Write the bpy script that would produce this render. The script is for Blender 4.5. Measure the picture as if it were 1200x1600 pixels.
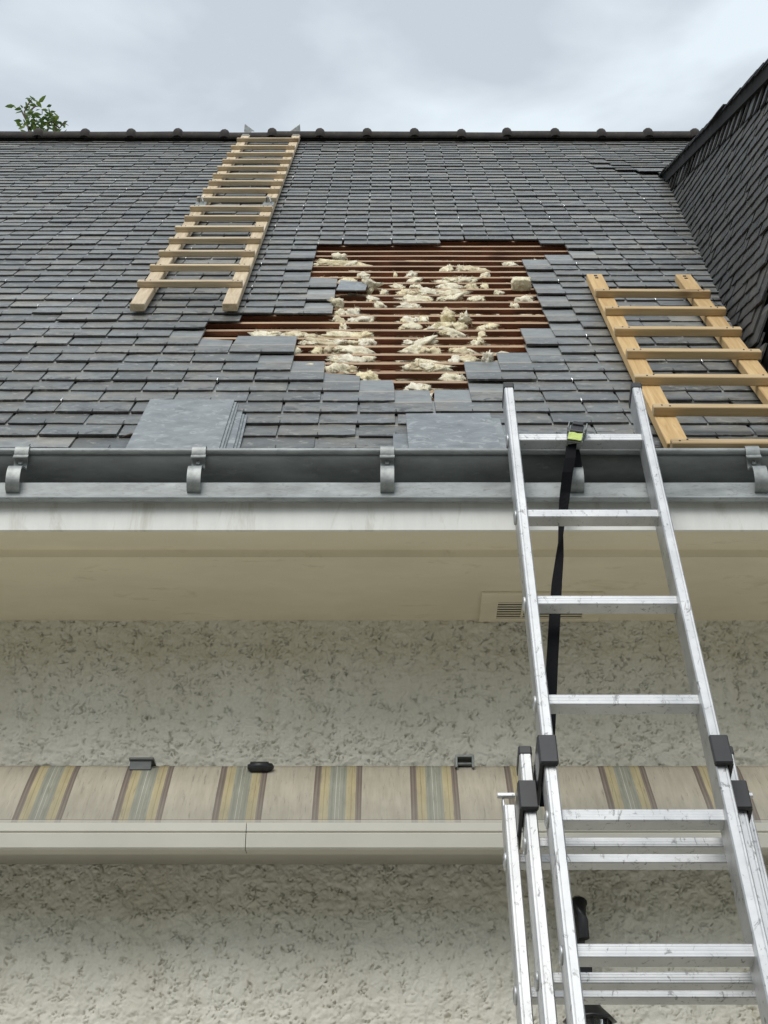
import bpy, bmesh, math, random
import numpy as np
from mathutils import Vector, Matrix, noise

random.seed(7)
for o in list(bpy.data.objects):
    bpy.data.objects.remove(o, do_unlink=True)
SC = bpy.context.scene
COL = SC.collection
R = math.radians

# ------------------------------------------------------------------ camera
PITCH = R(33.0)
FPX = 2450.0                      # focal length in pixels of a 1200 px wide frame
CAMZ = 1.6
cam_d = bpy.data.cameras.new('camera')
cam = bpy.data.objects.new('camera', cam_d)
COL.objects.link(cam)
cam.location = (0, 0, CAMZ)
cam.rotation_euler = (R(90) + PITCH, 0, 0)
cam_d.sensor_fit = 'HORIZONTAL'
cam_d.sensor_width = 36.0
cam_d.lens = FPX / 1200.0 * 36.0
cam_d.clip_start = 0.05
cam_d.clip_end = 3000
SC.camera = cam

# ------------------------------------------------------------------ world + sun
SUN_EL, SUN_AZ = R(48), R(200)     # overcast: a broad soft sun behind the camera
W = bpy.data.worlds.new('World')
SC.world = W
W.use_nodes = True
nt = W.node_tree
nt.nodes.clear()
wo = nt.nodes.new('ShaderNodeOutputWorld')
bg = nt.nodes.new('ShaderNodeBackground')
sky = nt.nodes.new('ShaderNodeTexSky')
sky.sky_type = 'NISHITA'
sky.sun_disc = False
sky.sun_elevation = SUN_EL
sky.sun_rotation = SUN_AZ
sky.dust_density = 3.0
tc = nt.nodes.new('ShaderNodeTexCoord')
mp = nt.nodes.new('ShaderNodeMapping')
mp.inputs['Scale'].default_value = (1.0, 1.0, 2.2)
n1 = nt.nodes.new('ShaderNodeTexNoise')
n1.inputs['Scale'].default_value = 4.5
n1.inputs['Detail'].default_value = 5.0
n1.inputs['Roughness'].default_value = 0.5
n1.inputs['Distortion'].default_value = 0.4
cr = nt.nodes.new('ShaderNodeValToRGB')
cr.color_ramp.elements[0].position = 0.40
cr.color_ramp.elements[0].color = (5.3, 5.9, 6.5, 1)
cr.color_ramp.elements[1].position = 0.60
cr.color_ramp.elements[1].color = (7.4, 8.2, 8.7, 1)
mx = nt.nodes.new('ShaderNodeMix')
mx.data_type = 'RGBA'
mx.inputs[0].default_value = 0.9
nt.links.new(tc.outputs['Generated'], mp.inputs['Vector'])
nt.links.new(mp.outputs['Vector'], n1.inputs['Vector'])
nt.links.new(n1.outputs['Fac'], cr.inputs['Fac'])
nt.links.new(sky.outputs['Color'], mx.inputs[6])
nt.links.new(cr.outputs['Color'], mx.inputs[7])
nt.links.new(mx.outputs[2], bg.inputs['Color'])
bg.inputs['Strength'].default_value = 0.092
nt.links.new(bg.outputs['Background'], wo.inputs['Surface'])

sd = bpy.data.lights.new('sun', 'SUN')
sd.energy = 1.5
sd.angle = R(36)
sd.color = (1.0, 0.97, 0.92)
sun = bpy.data.objects.new('sun', sd)
COL.objects.link(sun)
# light travels along -Z of the lamp; the sun stands at azimuth SUN_AZ (from +Y clockwise)
sdir = Vector((math.sin(SUN_AZ) * math.cos(SUN_EL), math.cos(SUN_AZ) * math.cos(SUN_EL), math.sin(SUN_EL)))
sun.rotation_euler = sdir.to_track_quat('Z', 'Y').to_euler()
sun.location = (0, -5, 12)

SC.view_settings.view_transform = 'Standard'
SC.view_settings.look = 'None'
SC.view_settings.gamma = 1.0
SC.view_settings.use_curve_mapping = False
SC.view_settings.exposure = 0.38

# ------------------------------------------------------------------ helpers
CF = Vector((0, math.cos(PITCH), math.sin(PITCH)))
CU = Vector((0, -math.sin(PITCH), math.cos(PITCH)))
CX = Vector((1, 0, 0))
CO = Vector((0, 0, CAMZ))


def on_plane(px, py, p0, n):
    """point of the plane (p0, n) seen at photo position px, py"""
    d = CF + CU * ((800 - py) / FPX) + CX * ((px - 600) / FPX)
    return CO + d * ((p0 - CO).dot(n) / d.dot(n))


WM = {}


def put(o, parent=None, mw=None, **props):
    mw = mw.copy() if mw is not None else Matrix.Identity(4)
    COL.objects.link(o)
    WM[o] = mw
    if parent is not None:
        o.parent = parent
        o.matrix_local = WM[parent].inverted() @ mw
    else:
        o.matrix_local = mw
    for k, v in props.items():
        o[k] = v
    return o


def empty(name, loc, label=None, category=None, group=None, parent=None, mw=None):
    o = bpy.data.objects.new(name, None)
    o.empty_display_size = 0.1
    put(o, parent, mw if mw is not None else Matrix.Translation(loc))
    if label:
        o['label'] = label
    if category:
        o['category'] = category
    if group:
        o['group'] = group
    return o


class MB:
    """collects geometry; build() links it as one mesh object"""
    def __init__(s):
        s.v, s.f, s.uv, s.sm = [], [], {}, set()

    def add(s, vs, fs, M=None, smooth=False, uvs=None):
        b = len(s.v)
        for p in vs:
            p = Vector(p)
            s.v.append(tuple(M @ p) if M is not None else tuple(p))
        for f in fs:
            if smooth:
                s.sm.add(len(s.f))
            s.f.append(tuple(b + i for i in f))
        if uvs:
            for i, u in enumerate(uvs):
                s.uv[b + i] = u
        return s

    def box(s, c, h, M=None, bev=0.0):
        x, y, z = c
        a, b, d = h
        if bev <= 0:
            vs = [(x + i * a, y + j * b, z + k * d) for k in (-1, 1) for j in (-1, 1) for i in (-1, 1)]
            fs = [(0, 2, 3, 1), (4, 5, 7, 6), (0, 1, 5, 4), (2, 6, 7, 3), (0, 4, 6, 2), (1, 3, 7, 5)]
            return s.add(vs, fs, M)
        bm = bmesh.new()
        bmesh.ops.create_cube(bm, size=2.0)
        for v in bm.verts:
            v.co = Vector((x + v.co.x * a, y + v.co.y * b, z + v.co.z * d))
        bmesh.ops.bevel(bm, geom=bm.edges[:], offset=min(bev, .45 * min(h)), segments=1, affect='EDGES')
        bm.verts.index_update()
        vs = [tuple(v.co) for v in bm.verts]
        fs = [tuple(v.index for v in f.verts) for f in bm.faces]
        bm.free()
        return s.add(vs, fs, M)

    def extrude(s, prof, x0, x1, M=None, closed=True, caps=True, smooth=False):
        """profile of (y, z) pairs swept along x"""
        n = len(prof)
        vs = [(x0, p[0], p[1]) for p in prof] + [(x1, p[0], p[1]) for p in prof]
        fs = [(i, (i + 1) % n, n + (i + 1) % n, n + i) for i in range(n if closed else n - 1)]
        s.add(vs, fs, M, smooth)
        if caps and closed:
            s.add(vs, [tuple(range(n - 1, -1, -1)), tuple(range(n, 2 * n))], M)
        return s

    def strip(s, path, w, t, M=None, x=0.0):
        """strap of width w (along x) and thickness t following (y, z) points"""
        for _ in range(2):
            q = [path[0]]
            for a_, b_ in zip(path[:-1], path[1:]):
                q += [(a_[0] * .75 + b_[0] * .25, a_[1] * .75 + b_[1] * .25), (a_[0] * .25 + b_[0] * .75, a_[1] * .25 + b_[1] * .75)]
            path = q + [path[-1]]
        n = len(path)
        a, b = [], []
        for i, p in enumerate(path):
            q0, q1 = path[max(i - 1, 0)], path[min(i + 1, n - 1)]
            d = Vector((q1[0] - q0[0], q1[1] - q0[1])).normalized()
            a.append((p[0] - d.y * t / 2, p[1] + d.x * t / 2))
            b.append((p[0] + d.y * t / 2, p[1] - d.x * t / 2))
        vs, fs = [], []
        for i in range(n):
            vs += [(x - w / 2, *a[i]), (x + w / 2, *a[i]), (x + w / 2, *b[i]), (x - w / 2, *b[i])]
        for i in range(n - 1):
            for k in range(4):
                fs.append((4 * i + k, 4 * i + (k + 1) % 4, 4 * i + 4 + (k + 1) % 4, 4 * i + 4 + k))
        fs += [(3, 2, 1, 0), tuple(4 * (n - 1) + k for k in range(4))]
        return s.add(vs, fs, M)

    def tube(s, pts, rad, seg=8, M=None, caps=True):
        pts = [Vector(p) for p in pts]
        n = len(pts)
        rads = rad if isinstance(rad, (list, tuple)) else [rad] * n
        vs, fs = [], []
        ref = Vector((0.13, 0.37, 0.92))
        for i, p in enumerate(pts):
            d = (pts[min(i + 1, n - 1)] - pts[max(i - 1, 0)]).normalized()
            u = d.cross(ref)
            if u.length < .05:
                u = d.cross(Vector((1, 0, 0)))
            u.normalize()
            w = d.cross(u)
            for k in range(seg):
                a = 2 * math.pi * k / seg
                vs.append(p + (u * math.cos(a) + w * math.sin(a)) * rads[i])
        for i in range(n - 1):
            for k in range(seg):
                fs.append((i * seg + k, i * seg + (k + 1) % seg, (i + 1) * seg + (k + 1) % seg, (i + 1) * seg + k))
        s.add(vs, fs, M, True)
        if caps:
            s.add(vs, [tuple(range(seg - 1, -1, -1)), tuple((n - 1) * seg + k for k in range(seg))], M)
        return s

    def lathe(s, prof, seg=16, M=None):
        """profile of (radius, height) turned round z"""
        n = len(prof)
        vs, fs = [], []
        for r, z in prof:
            for k in range(seg):
                a = 2 * math.pi * k / seg
                vs.append((r * math.cos(a), r * math.sin(a), z))
        for i in range(n - 1):
            for k in range(seg):
                fs.append((i * seg + k, i * seg + (k + 1) % seg, (i + 1) * seg + (k + 1) % seg, (i + 1) * seg + k))
        return s.add(vs, fs, M, True)

    def mesh(s, name):
        me = bpy.data.meshes.new(name)
        me.from_pydata(s.v, [], s.f)
        if s.sm:
            arr = np.zeros(len(s.f), dtype=bool)
            arr[list(s.sm)] = True
            me.polygons.foreach_set('use_smooth', arr)
        if s.uv:
            l = me.uv_layers.new(name='UVMap')
            idx = np.empty(len(me.loops), dtype=np.int32)
            me.loops.foreach_get('vertex_index', idx)
            tab = np.zeros((len(s.v), 2), dtype=np.float32)
            for k, u in s.uv.items():
                tab[k] = u
            l.data.foreach_set('uv', tab[idx].ravel())
        me.update()
        return me

    def build(s, name, mat, parent=None, mw=None, **props):
        me = s.mesh(name)
        me.materials.append(mat)
        return put(bpy.data.objects.new(name, me), parent, mw, **props)


# ------------------------------------------------------------------ materials
def mat(name):
    m = bpy.data.materials.new(name)
    m.use_nodes = True
    t = m.node_tree
    b = t.nodes['Principled BSDF']
    return m, t, b


def node(t, kind, **inp):
    n = t.nodes.new(kind)
    for k, v in inp.items():
        n.inputs[k].default_value = v
    return n


def noise_n(t, vec, scale, detail=4.0, rough=0.55, dist=0.0):
    n = node(t, 'ShaderNodeTexNoise', Scale=scale, Detail=detail, Roughness=rough, Distortion=dist)
    if vec is not None:
        t.links.new(vec, n.inputs['Vector'])
    return n.outputs['Fac']


def ramp(t, fac, stops):
    r = t.nodes.new('ShaderNodeValToRGB')
    e = r.color_ramp.elements
    while len(e) < len(stops):
        e.new(0.5)
    for i, (p, c) in enumerate(stops):
        e[i].position = p
        e[i].color = (*c, 1) if len(c) == 3 else c
    t.links.new(fac, r.inputs['Fac'])
    return r.outputs['Color']


def mix(t, fac, a, b, mode='MIX'):
    n = t.nodes.new('ShaderNodeMix')
    n.data_type = 'RGBA'
    n.blend_type = mode
    for sock, val in ((0, fac), (6, a), (7, b)):
        if hasattr(val, 'is_linked') or hasattr(val, 'links'):
            t.links.new(val, n.inputs[sock])
        elif sock == 0:
            n.inputs[0].default_value = val
        else:
            n.inputs[sock].default_value = (*val, 1)
    return n.outputs[2]


def math_n(t, op, a, b=None, c=None):
    n = t.nodes.new('ShaderNodeMath')
    n.operation = op
    for i, v in enumerate((a, b, c)):
        if v is None:
            continue
        if isinstance(v, (int, float)):
            n.inputs[i].default_value = v
        else:
            t.links.new(v, n.inputs[i])
    return n.outputs[0]


def obj_co(t, scale=(1, 1, 1), which='Object', offset=None):
    c = t.nodes.new('ShaderNodeTexCoord')
    m = t.nodes.new('ShaderNodeMapping')
    m.inputs['Scale'].default_value = scale
    t.links.new(c.outputs[which], m.inputs['Vector'])
    if offset is not None:
        t.links.new(offset, m.inputs['Location'])
    return m.outputs['Vector']


def bump(t, b, h, strength=0.3, dist=0.002):
    n = node(t, 'ShaderNodeBump', Strength=strength, Distance=dist)
    t.links.new(h, n.inputs['Height'])
    t.links.new(n.outputs['Normal'], b.inputs['Normal'])


def rnd(t):
    """one random number for each object and each loose piece"""
    oi = t.nodes.new('ShaderNodeObjectInfo')
    ge = t.nodes.new('ShaderNodeNewGeometry')
    return math_n(t, 'FRACT', math_n(t, 'ADD', oi.outputs['Random'], ge.outputs['Random Per Island']))


def slate_mat(name, tint=(1, 1, 1), old=0.0, fresh=False):
    m, t, b = mat(name)
    r = rnd(t)
    geo = t.nodes.new('ShaderNodeNewGeometry')
    loc = t.nodes.new('ShaderNodeCombineXYZ')
    t.links.new(math_n(t, 'MULTIPLY', r, 37.0), loc.inputs[0])
    t.links.new(math_n(t, 'MULTIPLY', r, 91.0), loc.inputs[1])
    uvn = t.nodes.new('ShaderNodeUVMap')
    va = t.nodes.new('ShaderNodeVectorMath')
    va.operation = 'ADD'
    t.links.new(uvn.outputs['UV'], va.inputs[0])
    t.links.new(loc.outputs[0], va.inputs[1])
    co = va.outputs[0]
    st = t.nodes.new('ShaderNodeMapping')
    st.inputs['Scale'].default_value = (1.0, 1.25, 1)
    st.inputs['Rotation'].default_value = (0, 0, 0.4)
    t.links.new(co, st.inputs['Vector'])
    cs = st.outputs[0]
    base = ramp(t, r, [(0.0, (.105, .112, .114)), (.25, (.150, .157, .158)), (.5, (.185, .190, .186)), (.62, (.140, .143, .140)),
                       (.85, (.172, .179, .182)), (1.0, (.255, .258, .250))])
    cl = noise_n(t, cs, 16, 5, .6)
    base = mix(t, .75, base, ramp(t, cl, [(.3, (.62, .62, .62)), (.5, (1, 1, 1)), (.72, (1.35, 1.34, 1.3))]), 'MULTIPLY')
    if not fresh:
        # weathered tail: warm grey film, dark lichen and pale scratches, up to the line that the slate above covered
        sep = t.nodes.new('ShaderNodeSeparateXYZ')
        t.links.new(uvn.outputs['UV'], sep.inputs[0])
        v = sep.outputs[1]
        wob = math_n(t, 'ADD', v, math_n(t, 'MULTIPLY', noise_n(t, co, 30, 2), .006))
        ex = t.nodes.new('ShaderNodeMapRange')
        ex.inputs[1].default_value = .112
        ex.inputs[2].default_value = .118
        t.links.new(wob, ex.inputs[0])
        film = noise_n(t, co, 7, 3, .6)
        weather = mix(t, 1.0, base, ramp(t, film, [(.42, (.90, .93, .95)), (.56, (1.06, .99, .90))]), 'MULTIPLY')
        lich = ramp(t, noise_n(t, cs, 17, 5, .68, .5), [(.535, (0, 0, 0)), (.575, (1, 1, 1))])
        tail = t.nodes.new('ShaderNodeMapRange')
        tail.inputs[1].default_value = .075
        tail.inputs[2].default_value = .0
        t.links.new(v, tail.inputs[0])
        wpat = noise_n(t, geo.outputs['Position'], 1.5, 3, .6)
        wm = t.nodes.new('ShaderNodeMapRange')
        wm.inputs[1].default_value = .38
        wm.inputs[2].default_value = .62
        wm.inputs[3].default_value = .35
        wm.inputs[4].default_value = 1.9
        t.links.new(wpat, wm.inputs[0])
        patch = math_n(t, 'MULTIPLY', math_n(t, 'FRACT', math_n(t, 'MULTIPLY', r, 7.3)), wm.outputs[0])
        lf = math_n(t, 'MULTIPLY', lich, math_n(t, 'MULTIPLY', math_n(t, 'ADD', tail.outputs[0], .2), patch))
        weather = mix(t, math_n(t, 'MINIMUM', lf, .92), weather, (.030, .029, .026))
        pale = ramp(t, noise_n(t, cs, 26, 4, .65), [(.585, (0, 0, 0)), (.64, (.6, .6, .6))])
        weather = mix(t, pale, weather, (.33, .325, .30))
        lip = t.nodes.new('ShaderNodeMapRange')
        lip.inputs[1].default_value = .0085
        lip.inputs[2].default_value = .0025
        t.links.new(math_n(t, 'ADD', v, math_n(t, 'MULTIPLY', math_n(t, 'SUBTRACT', noise_n(t, co, 45, 3), .5), .024)), lip.inputs[0])
        weather = mix(t, math_n(t, 'MULTIPLY', lip.outputs[0], .85), weather, (.022, .021, .02))
        clean = mix(t, 1.0, base, (1.26, 1.29, 1.30), 'MULTIPLY')
        rust = ramp(t, noise_n(t, co, 14, 3, .5), [(.58, (0, 0, 0)), (.74, (.75, .75, .75))])
        clean = mix(t, math_n(t, 'MULTIPLY', rust, .45), clean, (.34, .25, .16))
        line = t.nodes.new('ShaderNodeMapRange')
        line.inputs[1].default_value = .010
        line.inputs[2].default_value = .0
        t.links.new(math_n(t, 'ABSOLUTE', math_n(t, 'SUBTRACT', wob, .1185)), line.inputs[0])
        clean = mix(t, math_n(t, 'MULTIPLY', line.outputs[0], .8), clean, (.44, .38, .28))
        base = mix(t, ex.outputs[0], weather, clean)
    else:
        base = mix(t, 1.0, base, (1.28, 1.35, 1.42), 'MULTIPLY')
        sc = ramp(t, noise_n(t, cs, 26, 4, .7, .8), [(.55, (0, 0, 0)), (.62, (.7, .7, .7))])
        base = mix(t, sc, base, (.36, .38, .39))
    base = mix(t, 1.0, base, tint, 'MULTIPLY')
    t.links.new(base, b.inputs['Base Color'])
    b.inputs['Roughness'].default_value = .42 + .3 * old
    b.inputs['Specular IOR Level'].default_value = .45
    h = math_n(t, 'ADD', noise_n(t, cs, 40, 6, .65), math_n(t, 'MULTIPLY', noise_n(t, cs, 9, 3), 1.6))
    bump(t, b, h, .55, .0025)
    return m


def simple(name, c, rough=.6, metal=0.0, var=.25, scale=14, bmp=.15, bd=.001, sp=.5, stretch=(1, 1, 1), dirt=None):
    m, t, b = mat(name)
    co = obj_co(t, stretch)
    n = noise_n(t, co, scale, 5, .6)
    lo = tuple(x * (1 - var) for x in c)
    hi = tuple(min(1, x * (1 + var)) for x in c)
    col = ramp(t, n, [(.3, lo), (.7, hi)])
    if dirt:
        dn = ramp(t, noise_n(t, co, dirt[0], 5, .7, .5), [(dirt[1], (0, 0, 0)), (dirt[1] + .12, (1, 1, 1))])
        col = mix(t, math_n(t, 'MULTIPLY', dn, dirt[3]), col, dirt[2])
    t.links.new(col, b.inputs['Base Color'])
    b.inputs['Roughness'].default_value = rough
    b.inputs['Metallic'].default_value = metal
    b.inputs['Specular IOR Level'].default_value = sp
    if bmp:
        bump(t, b, noise_n(t, co, scale * 4, 4), bmp, bd)
    return m


def wood_mat(name, c0, c1, knot, axis):
    """sawn timber with its grain along the given local axis"""
    m, t, b = mat(name)
    r = rnd(t)
    loc = t.nodes.new('ShaderNodeCombineXYZ')
    for i in range(3):
        t.links.new(math_n(t, 'MULTIPLY', r, 17.0 + 9 * i), loc.inputs[i])
    s = [26, 26, 26]
    s[axis] = 1.7
    co = obj_co(t, tuple(s), offset=loc.outputs[0])
    g = noise_n(t, co, 2.6, 6, .62, .7)
    col = ramp(t, g, [(.28, c0), (.5, tuple((a + d) / 2 for a, d in zip(c0, c1))), (.72, c1)])
    s2 = [9, 9, 9]
    s2[axis] = 3
    k = noise_n(t, obj_co(t, tuple(s2), offset=loc.outputs[0]), 1.3, 3, .5)
    col = mix(t, ramp(t, k, [(.66, (0, 0, 0)), (.74, (.7, .7, .7))]), col, knot)
    col = mix(t, .8, col, ramp(t, r, [(0, (.8, .78, .76)), (.5, (1, 1, 1)), (1, (1.12, 1.1, 1.04))]), 'MULTIPLY')
    t.links.new(col, b.inputs['Base Color'])
    b.inputs['Roughness'].default_value = .72
    bump(t, b, g, .35, .001)
    return m


M_SLATE = slate_mat('roof_slate')
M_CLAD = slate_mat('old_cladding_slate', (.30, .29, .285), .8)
M_DARK = simple('shade_black_board', (.006, .006, .006), .95, 0, .3, 20, .2, .002)  # board colour near black: the overhang's shade is put into it
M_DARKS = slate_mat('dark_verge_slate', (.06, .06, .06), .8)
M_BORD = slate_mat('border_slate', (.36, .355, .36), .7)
M_FRESH = slate_mat('unweathered_slate', (1, 1, 1), 0, True)
M_HOOK = simple('weathered_hook', (.06, .06, .06), .5, .6, .2, 30, 0)
M_HOOKN = simple('bright_hook', (.8, .8, .8), .25, 1.0, .05, 30, 0)
M_ZINC = simple('dull_zinc', (.135, .145, .142), .55, .25, .3, 7, .2, .0015, .5, (1, 3, 3), (26, .56, (.19, .20, .195), .6))
M_ZINCL = simple('pale_zinc', (.30, .32, .32), .55, .35, .3, 9, .25, .002, .5, (1, 3, 3), (45, .54, (.17, .175, .17), .6))
M_GALV = simple('galvanised_steel', (.27, .285, .28), .5, .6, .3, 45, .15, .0006, .5, (1, 1, 1), (60, .6, (.22, .23, .22), .6))
M_WHITE = simple('white_paint', (.78, .78, .745), .6, 0, .06, 9, .2, .002, .4, (3, 1, .6), (5, .56, (.46, .43, .35), .5))
M_CREAM = simple('cream_paint', (.82, .75, .59), .62, 0, .07, 3, .15, .0015, .4, (1, 2.5, 1), (6, .60, (.42, .35, .22), .35))
M_BLACKP = simple('black_plastic', (.022, .022, .025), .42, 0, .15, 30, .15, .0005)
M_BLACKM = simple('black_painted_metal', (.012, .012, .013), .35, 0, .2, 30, .1, .0005)
M_PINE = wood_mat('pale_pine_along', (.40, .30, .18), (.72, .60, .43), (.24, .15, .08), 1)
M_PINEX = wood_mat('pale_pine_across', (.40, .30, .18), (.72, .60, .43), (.24, .15, .08), 0)
M_PINE2 = wood_mat('yellow_pine_along', (.44, .27, .105), (.66, .47, .235), (.24, .12, .05), 1)
M_PINE2X = wood_mat('yellow_pine_across', (.42, .29, .14), (.62, .47, .28), (.22, .12, .05), 0)
M_BATTEN = wood_mat('red_brown_batten', (.085, .028, .014), (.26, .10, .048), (.06, .025, .015), 0)
M_BTOP = wood_mat('lit_batten_face', (.30, .175, .10), (.56, .41, .27), (.12, .05, .03), 0)  # battens' upper faces paler: their brighter light put into the colour, with dust
M_RAFTER = wood_mat('brown_rafter', (.32, .17, .095), (.50, .31, .19), (.10, .05, .03), 1)
M_RIDGE = simple('dark_clay', (.042, .036, .032), .85, 0, .45, 11, .5, .004, .3, (1, 1, 1), (16, .60, (.17, .15, .12), .7))
M_STRAP = simple('black_webbing', (.010, .010, .012), .9, 0, .2, 200, .3, .0006, .12)
M_BARK = simple('bark', (.10, .075, .05), .9, 0, .35, 8, .5, .01)


def alu_mat():
    m, t, b = mat('scuffed_aluminium')
    r = rnd(t)
    loc = t.nodes.new('ShaderNodeCombineXYZ')
    for i in range(3):
        t.links.new(math_n(t, 'MULTIPLY', r, 13.0 + 7 * i), loc.inputs[i])
    co = obj_co(t, (1, 1, 1), 'Object', loc.outputs[0])
    n = noise_n(t, co, 9, 5, .65)
    sc = noise_n(t, obj_co(t, (2, 1, 2), 'Object', loc.outputs[0]), 30, 5, .75, 1.2)
    col = ramp(t, n, [(.3, (.44, .45, .46)), (.7, (.63, .635, .64))])
    mk = ramp(t, sc, [(.575, (0, 0, 0)), (.65, (1, 1, 1))])
    col = mix(t, math_n(t, 'MULTIPLY', mk, .65), col, (.10, .10, .095))
    t.links.new(col, b.inputs['Base Color'])
    b.inputs['Metallic'].default_value = .82
    rr = t.nodes.new('ShaderNodeMapRange')
    rr.inputs[3].default_value = .36
    rr.inputs[4].default_value = .62
    t.links.new(n, rr.inputs[0])
    t.links.new(rr.outputs[0], b.inputs['Roughness'])
    bump(t, b, noise_n(t, obj_co(t, (60, 4, 60)), 4, 3), .06, .0006)
    return m


M_ALU = alu_mat()


def stucco_mat():
    m, t, b = mat('cream_roughcast')
    co = obj_co(t)
    n = noise_n(t, co, 2.2, 5, .6)
    col = ramp(t, n, [(.3, (.73, .70, .61)), (.7, (.81, .785, .70))])
    fl = ramp(t, noise_n(t, co, 95, 3, .6), [(.68, (0, 0, 0)), (.75, (1, 1, 1))])
    col = mix(t, math_n(t, 'MULTIPLY', fl, .4), col, (.25, .22, .15))
    run = ramp(t, noise_n(t, obj_co(t, (9, 1, .8)), 1.6, 5, .65), [(.45, (1, 1, 1)), (.75, (.88, .86, .81))])
    col = mix(t, .8, col, run, 'MULTIPLY')
    t.links.new(col, b.inputs['Base Color'])
    b.inputs['Roughness'].default_value = .9
    b.inputs['Specular IOR Level'].default_value = .2
    bump(t, b, noise_n(t, co, 160, 4, .6), .6, .0025)
    return m


M_STUCCO = stucco_mat()


def wool_mat():
    m, t, b = mat('mineral_wool')
    co = obj_co(t)
    r = rnd(t)
    col = ramp(t, r, [(0, (.80, .75, .60)), (.3, (.86, .81, .66)), (.6, (.85, .82, .73)), (.8, (.86, .78, .55)), (1, (.70, .62, .47))])
    n = noise_n(t, co, 45, 5, .65, .5)
    col = mix(t, .85, col, ramp(t, n, [(.3, (.62, .56, .46)), (.6, (1.08, 1.06, 1.0))]), 'MULTIPLY')
    t.links.new(col, b.inputs['Base Color'])
    b.inputs['Roughness'].default_value = 1.0
    b.inputs['Specular IOR Level'].default_value = .05
    bump(t, b, noise_n(t, co, 150, 4, .7), .9, .004)
    return m


M_WOOL = wool_mat()


def fabric_mat(x_phase, period, z_hem):
    """woven awning cloth: printed stripe groups repeating along x"""
    m, t, b = mat('striped_awning_cloth')
    c = t.nodes.new('ShaderNodeTexCoord')
    sx = t.nodes.new('ShaderNodeSeparateXYZ')
    t.links.new(c.outputs['Object'], sx.inputs[0])
    u = math_n(t, 'FRACT', math_n(t, 'DIVIDE', math_n(t, 'SUBTRACT', sx.outputs[0], x_phase), period))
    r = t.nodes.new('ShaderNodeValToRGB')
    r.color_ramp.interpolation = 'CONSTANT'
    br, br2, ye, gr, wh, be = ((.21, .17, .145), (.275, .23, .20), (.52, .45, .285), (.36, .36, .30),
                               (.56, .56, .51), (.53, .485, .40))
    stops = [(0, br), (.018, br2), (.034, br), (.052, br2), (.066, ye), (.105, (.40, .33, .18)), (.112, ye), (.16, gr), (.183, (.31, .32, .275)),
             (.205, gr), (.225, wh), (.232, gr), (.262, wh), (.269, gr), (.30, (.31, .32, .275)), (.315, gr), (.335, ye), (.385, (.40, .33, .18)),
             (.392, ye), (.432, br2), (.448, br), (.464, br2), (.48, br), (.496, be)]
    e = r.color_ramp.elements
    while len(e) < len(stops):
        e.new(.5)
    for i, (p, cc) in enumerate(stops):
        e[i].position = p
        e[i].color = (*cc, 1)
    t.links.new(u, r.inputs['Fac'])
    co = obj_co(t, (14, 1.5, 1.5))
    dirt = noise_n(t, co, 6, 5, .65)
    col = mix(t, .7, r.outputs['Color'], ramp(t, dirt, [(.3, (.80, .78, .74)), (.65, (1.05, 1.05, 1.03))]), 'MULTIPLY')
    blot = noise_n(t, obj_co(t), 5, 4, .6)
    col = mix(t, .6, col, ramp(t, blot, [(.35, (.82, .82, .80)), (.6, (1.02, 1.02, 1.02))]), 'MULTIPLY')
    mould = ramp(t, noise_n(t, obj_co(t, (60, 5, 5)), 3, 4, .7), [(.57, (0, 0, 0)), (.68, (.45, .45, .45))])
    col = mix(t, mould, col, (.16, .15, .125))
    # grime settled on the lower half of the slope, and the paler stitched hem
    low = t.nodes.new('ShaderNodeMapRange')
    low.inputs[1].default_value = z_hem + .13
    low.inputs[2].default_value = z_hem + .045
    wz_ = math_n(t, 'ADD', sx.outputs[2], math_n(t, 'MULTIPLY', math_n(t, 'SUBTRACT', noise_n(t, obj_co(t, (30, 4, 4)), 2, 4), .5), .10))
    t.links.new(wz_, low.inputs[0])
    col = mix(t, math_n(t, 'MULTIPLY', low.outputs[0], .38), col, (.20, .20, .18))
    hem = math_n(t, 'LESS_THAN', sx.outputs[2], z_hem + .014)
    col = mix(t, math_n(t, 'MULTIPLY', hem, .45), col, (.55, .54, .50))
    sti = math_n(t, 'LESS_THAN', math_n(t, 'ABSOLUTE', math_n(t, 'SUBTRACT', sx.outputs[2], z_hem + .015)), .0011)
    col = mix(t, math_n(t, 'MULTIPLY', sti, .6), col, (.14, .12, .10))
    t.links.new(col, b.inputs['Base Color'])
    b.inputs['Roughness'].default_value = .85
    b.inputs['Specular IOR Level'].default_value = .2
    bump(t, b, noise_n(t, obj_co(t, (400, 90, 90)), 1, 2), .15, .0006)
    return m


M_BAR = simple('beige_lacquer', (.56, .54, .47), .4, 0, .05, 6, .05, .0005, .5, (1, 1, 1), (10, .68, (.3, .27, .2), .3))


def leaf_mat():
    m, t, b = mat('tree_leaf')
    r = rnd(t)
    col = ramp(t, r, [(0, (.05, .10, .02)), (.5, (.10, .17, .03)), (1, (.18, .24, .045))])
    t.links.new(col, b.inputs['Base Color'])
    b.inputs['Roughness'].default_value = .55
    tr = t.nodes.new('ShaderNodeBsdfTranslucent')
    t.links.new(col, tr.inputs['Color'])
    ms = t.nodes.new('ShaderNodeMixShader')
    ms.inputs[0].default_value = .35
    t.links.new(b.outputs[0], ms.inputs[1])
    t.links.new(tr.outputs[0], ms.inputs[2])
    t.links.new(ms.outputs[0], t.nodes['Material Output'].inputs['Surface'])
    return m


M_LEAF = leaf_mat()
M_GROUND = simple('pale_gravel', (.36, .345, .30), .95, 0, .3, 25, .4, .01)
M_TAG = simple('yellow_green_tag', (.56, .66, .19), .55, 0, .08, 60, .1, .0005, .4, (1, 1, 1), (75, .57, (.10, .12, .03), .8))

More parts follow.
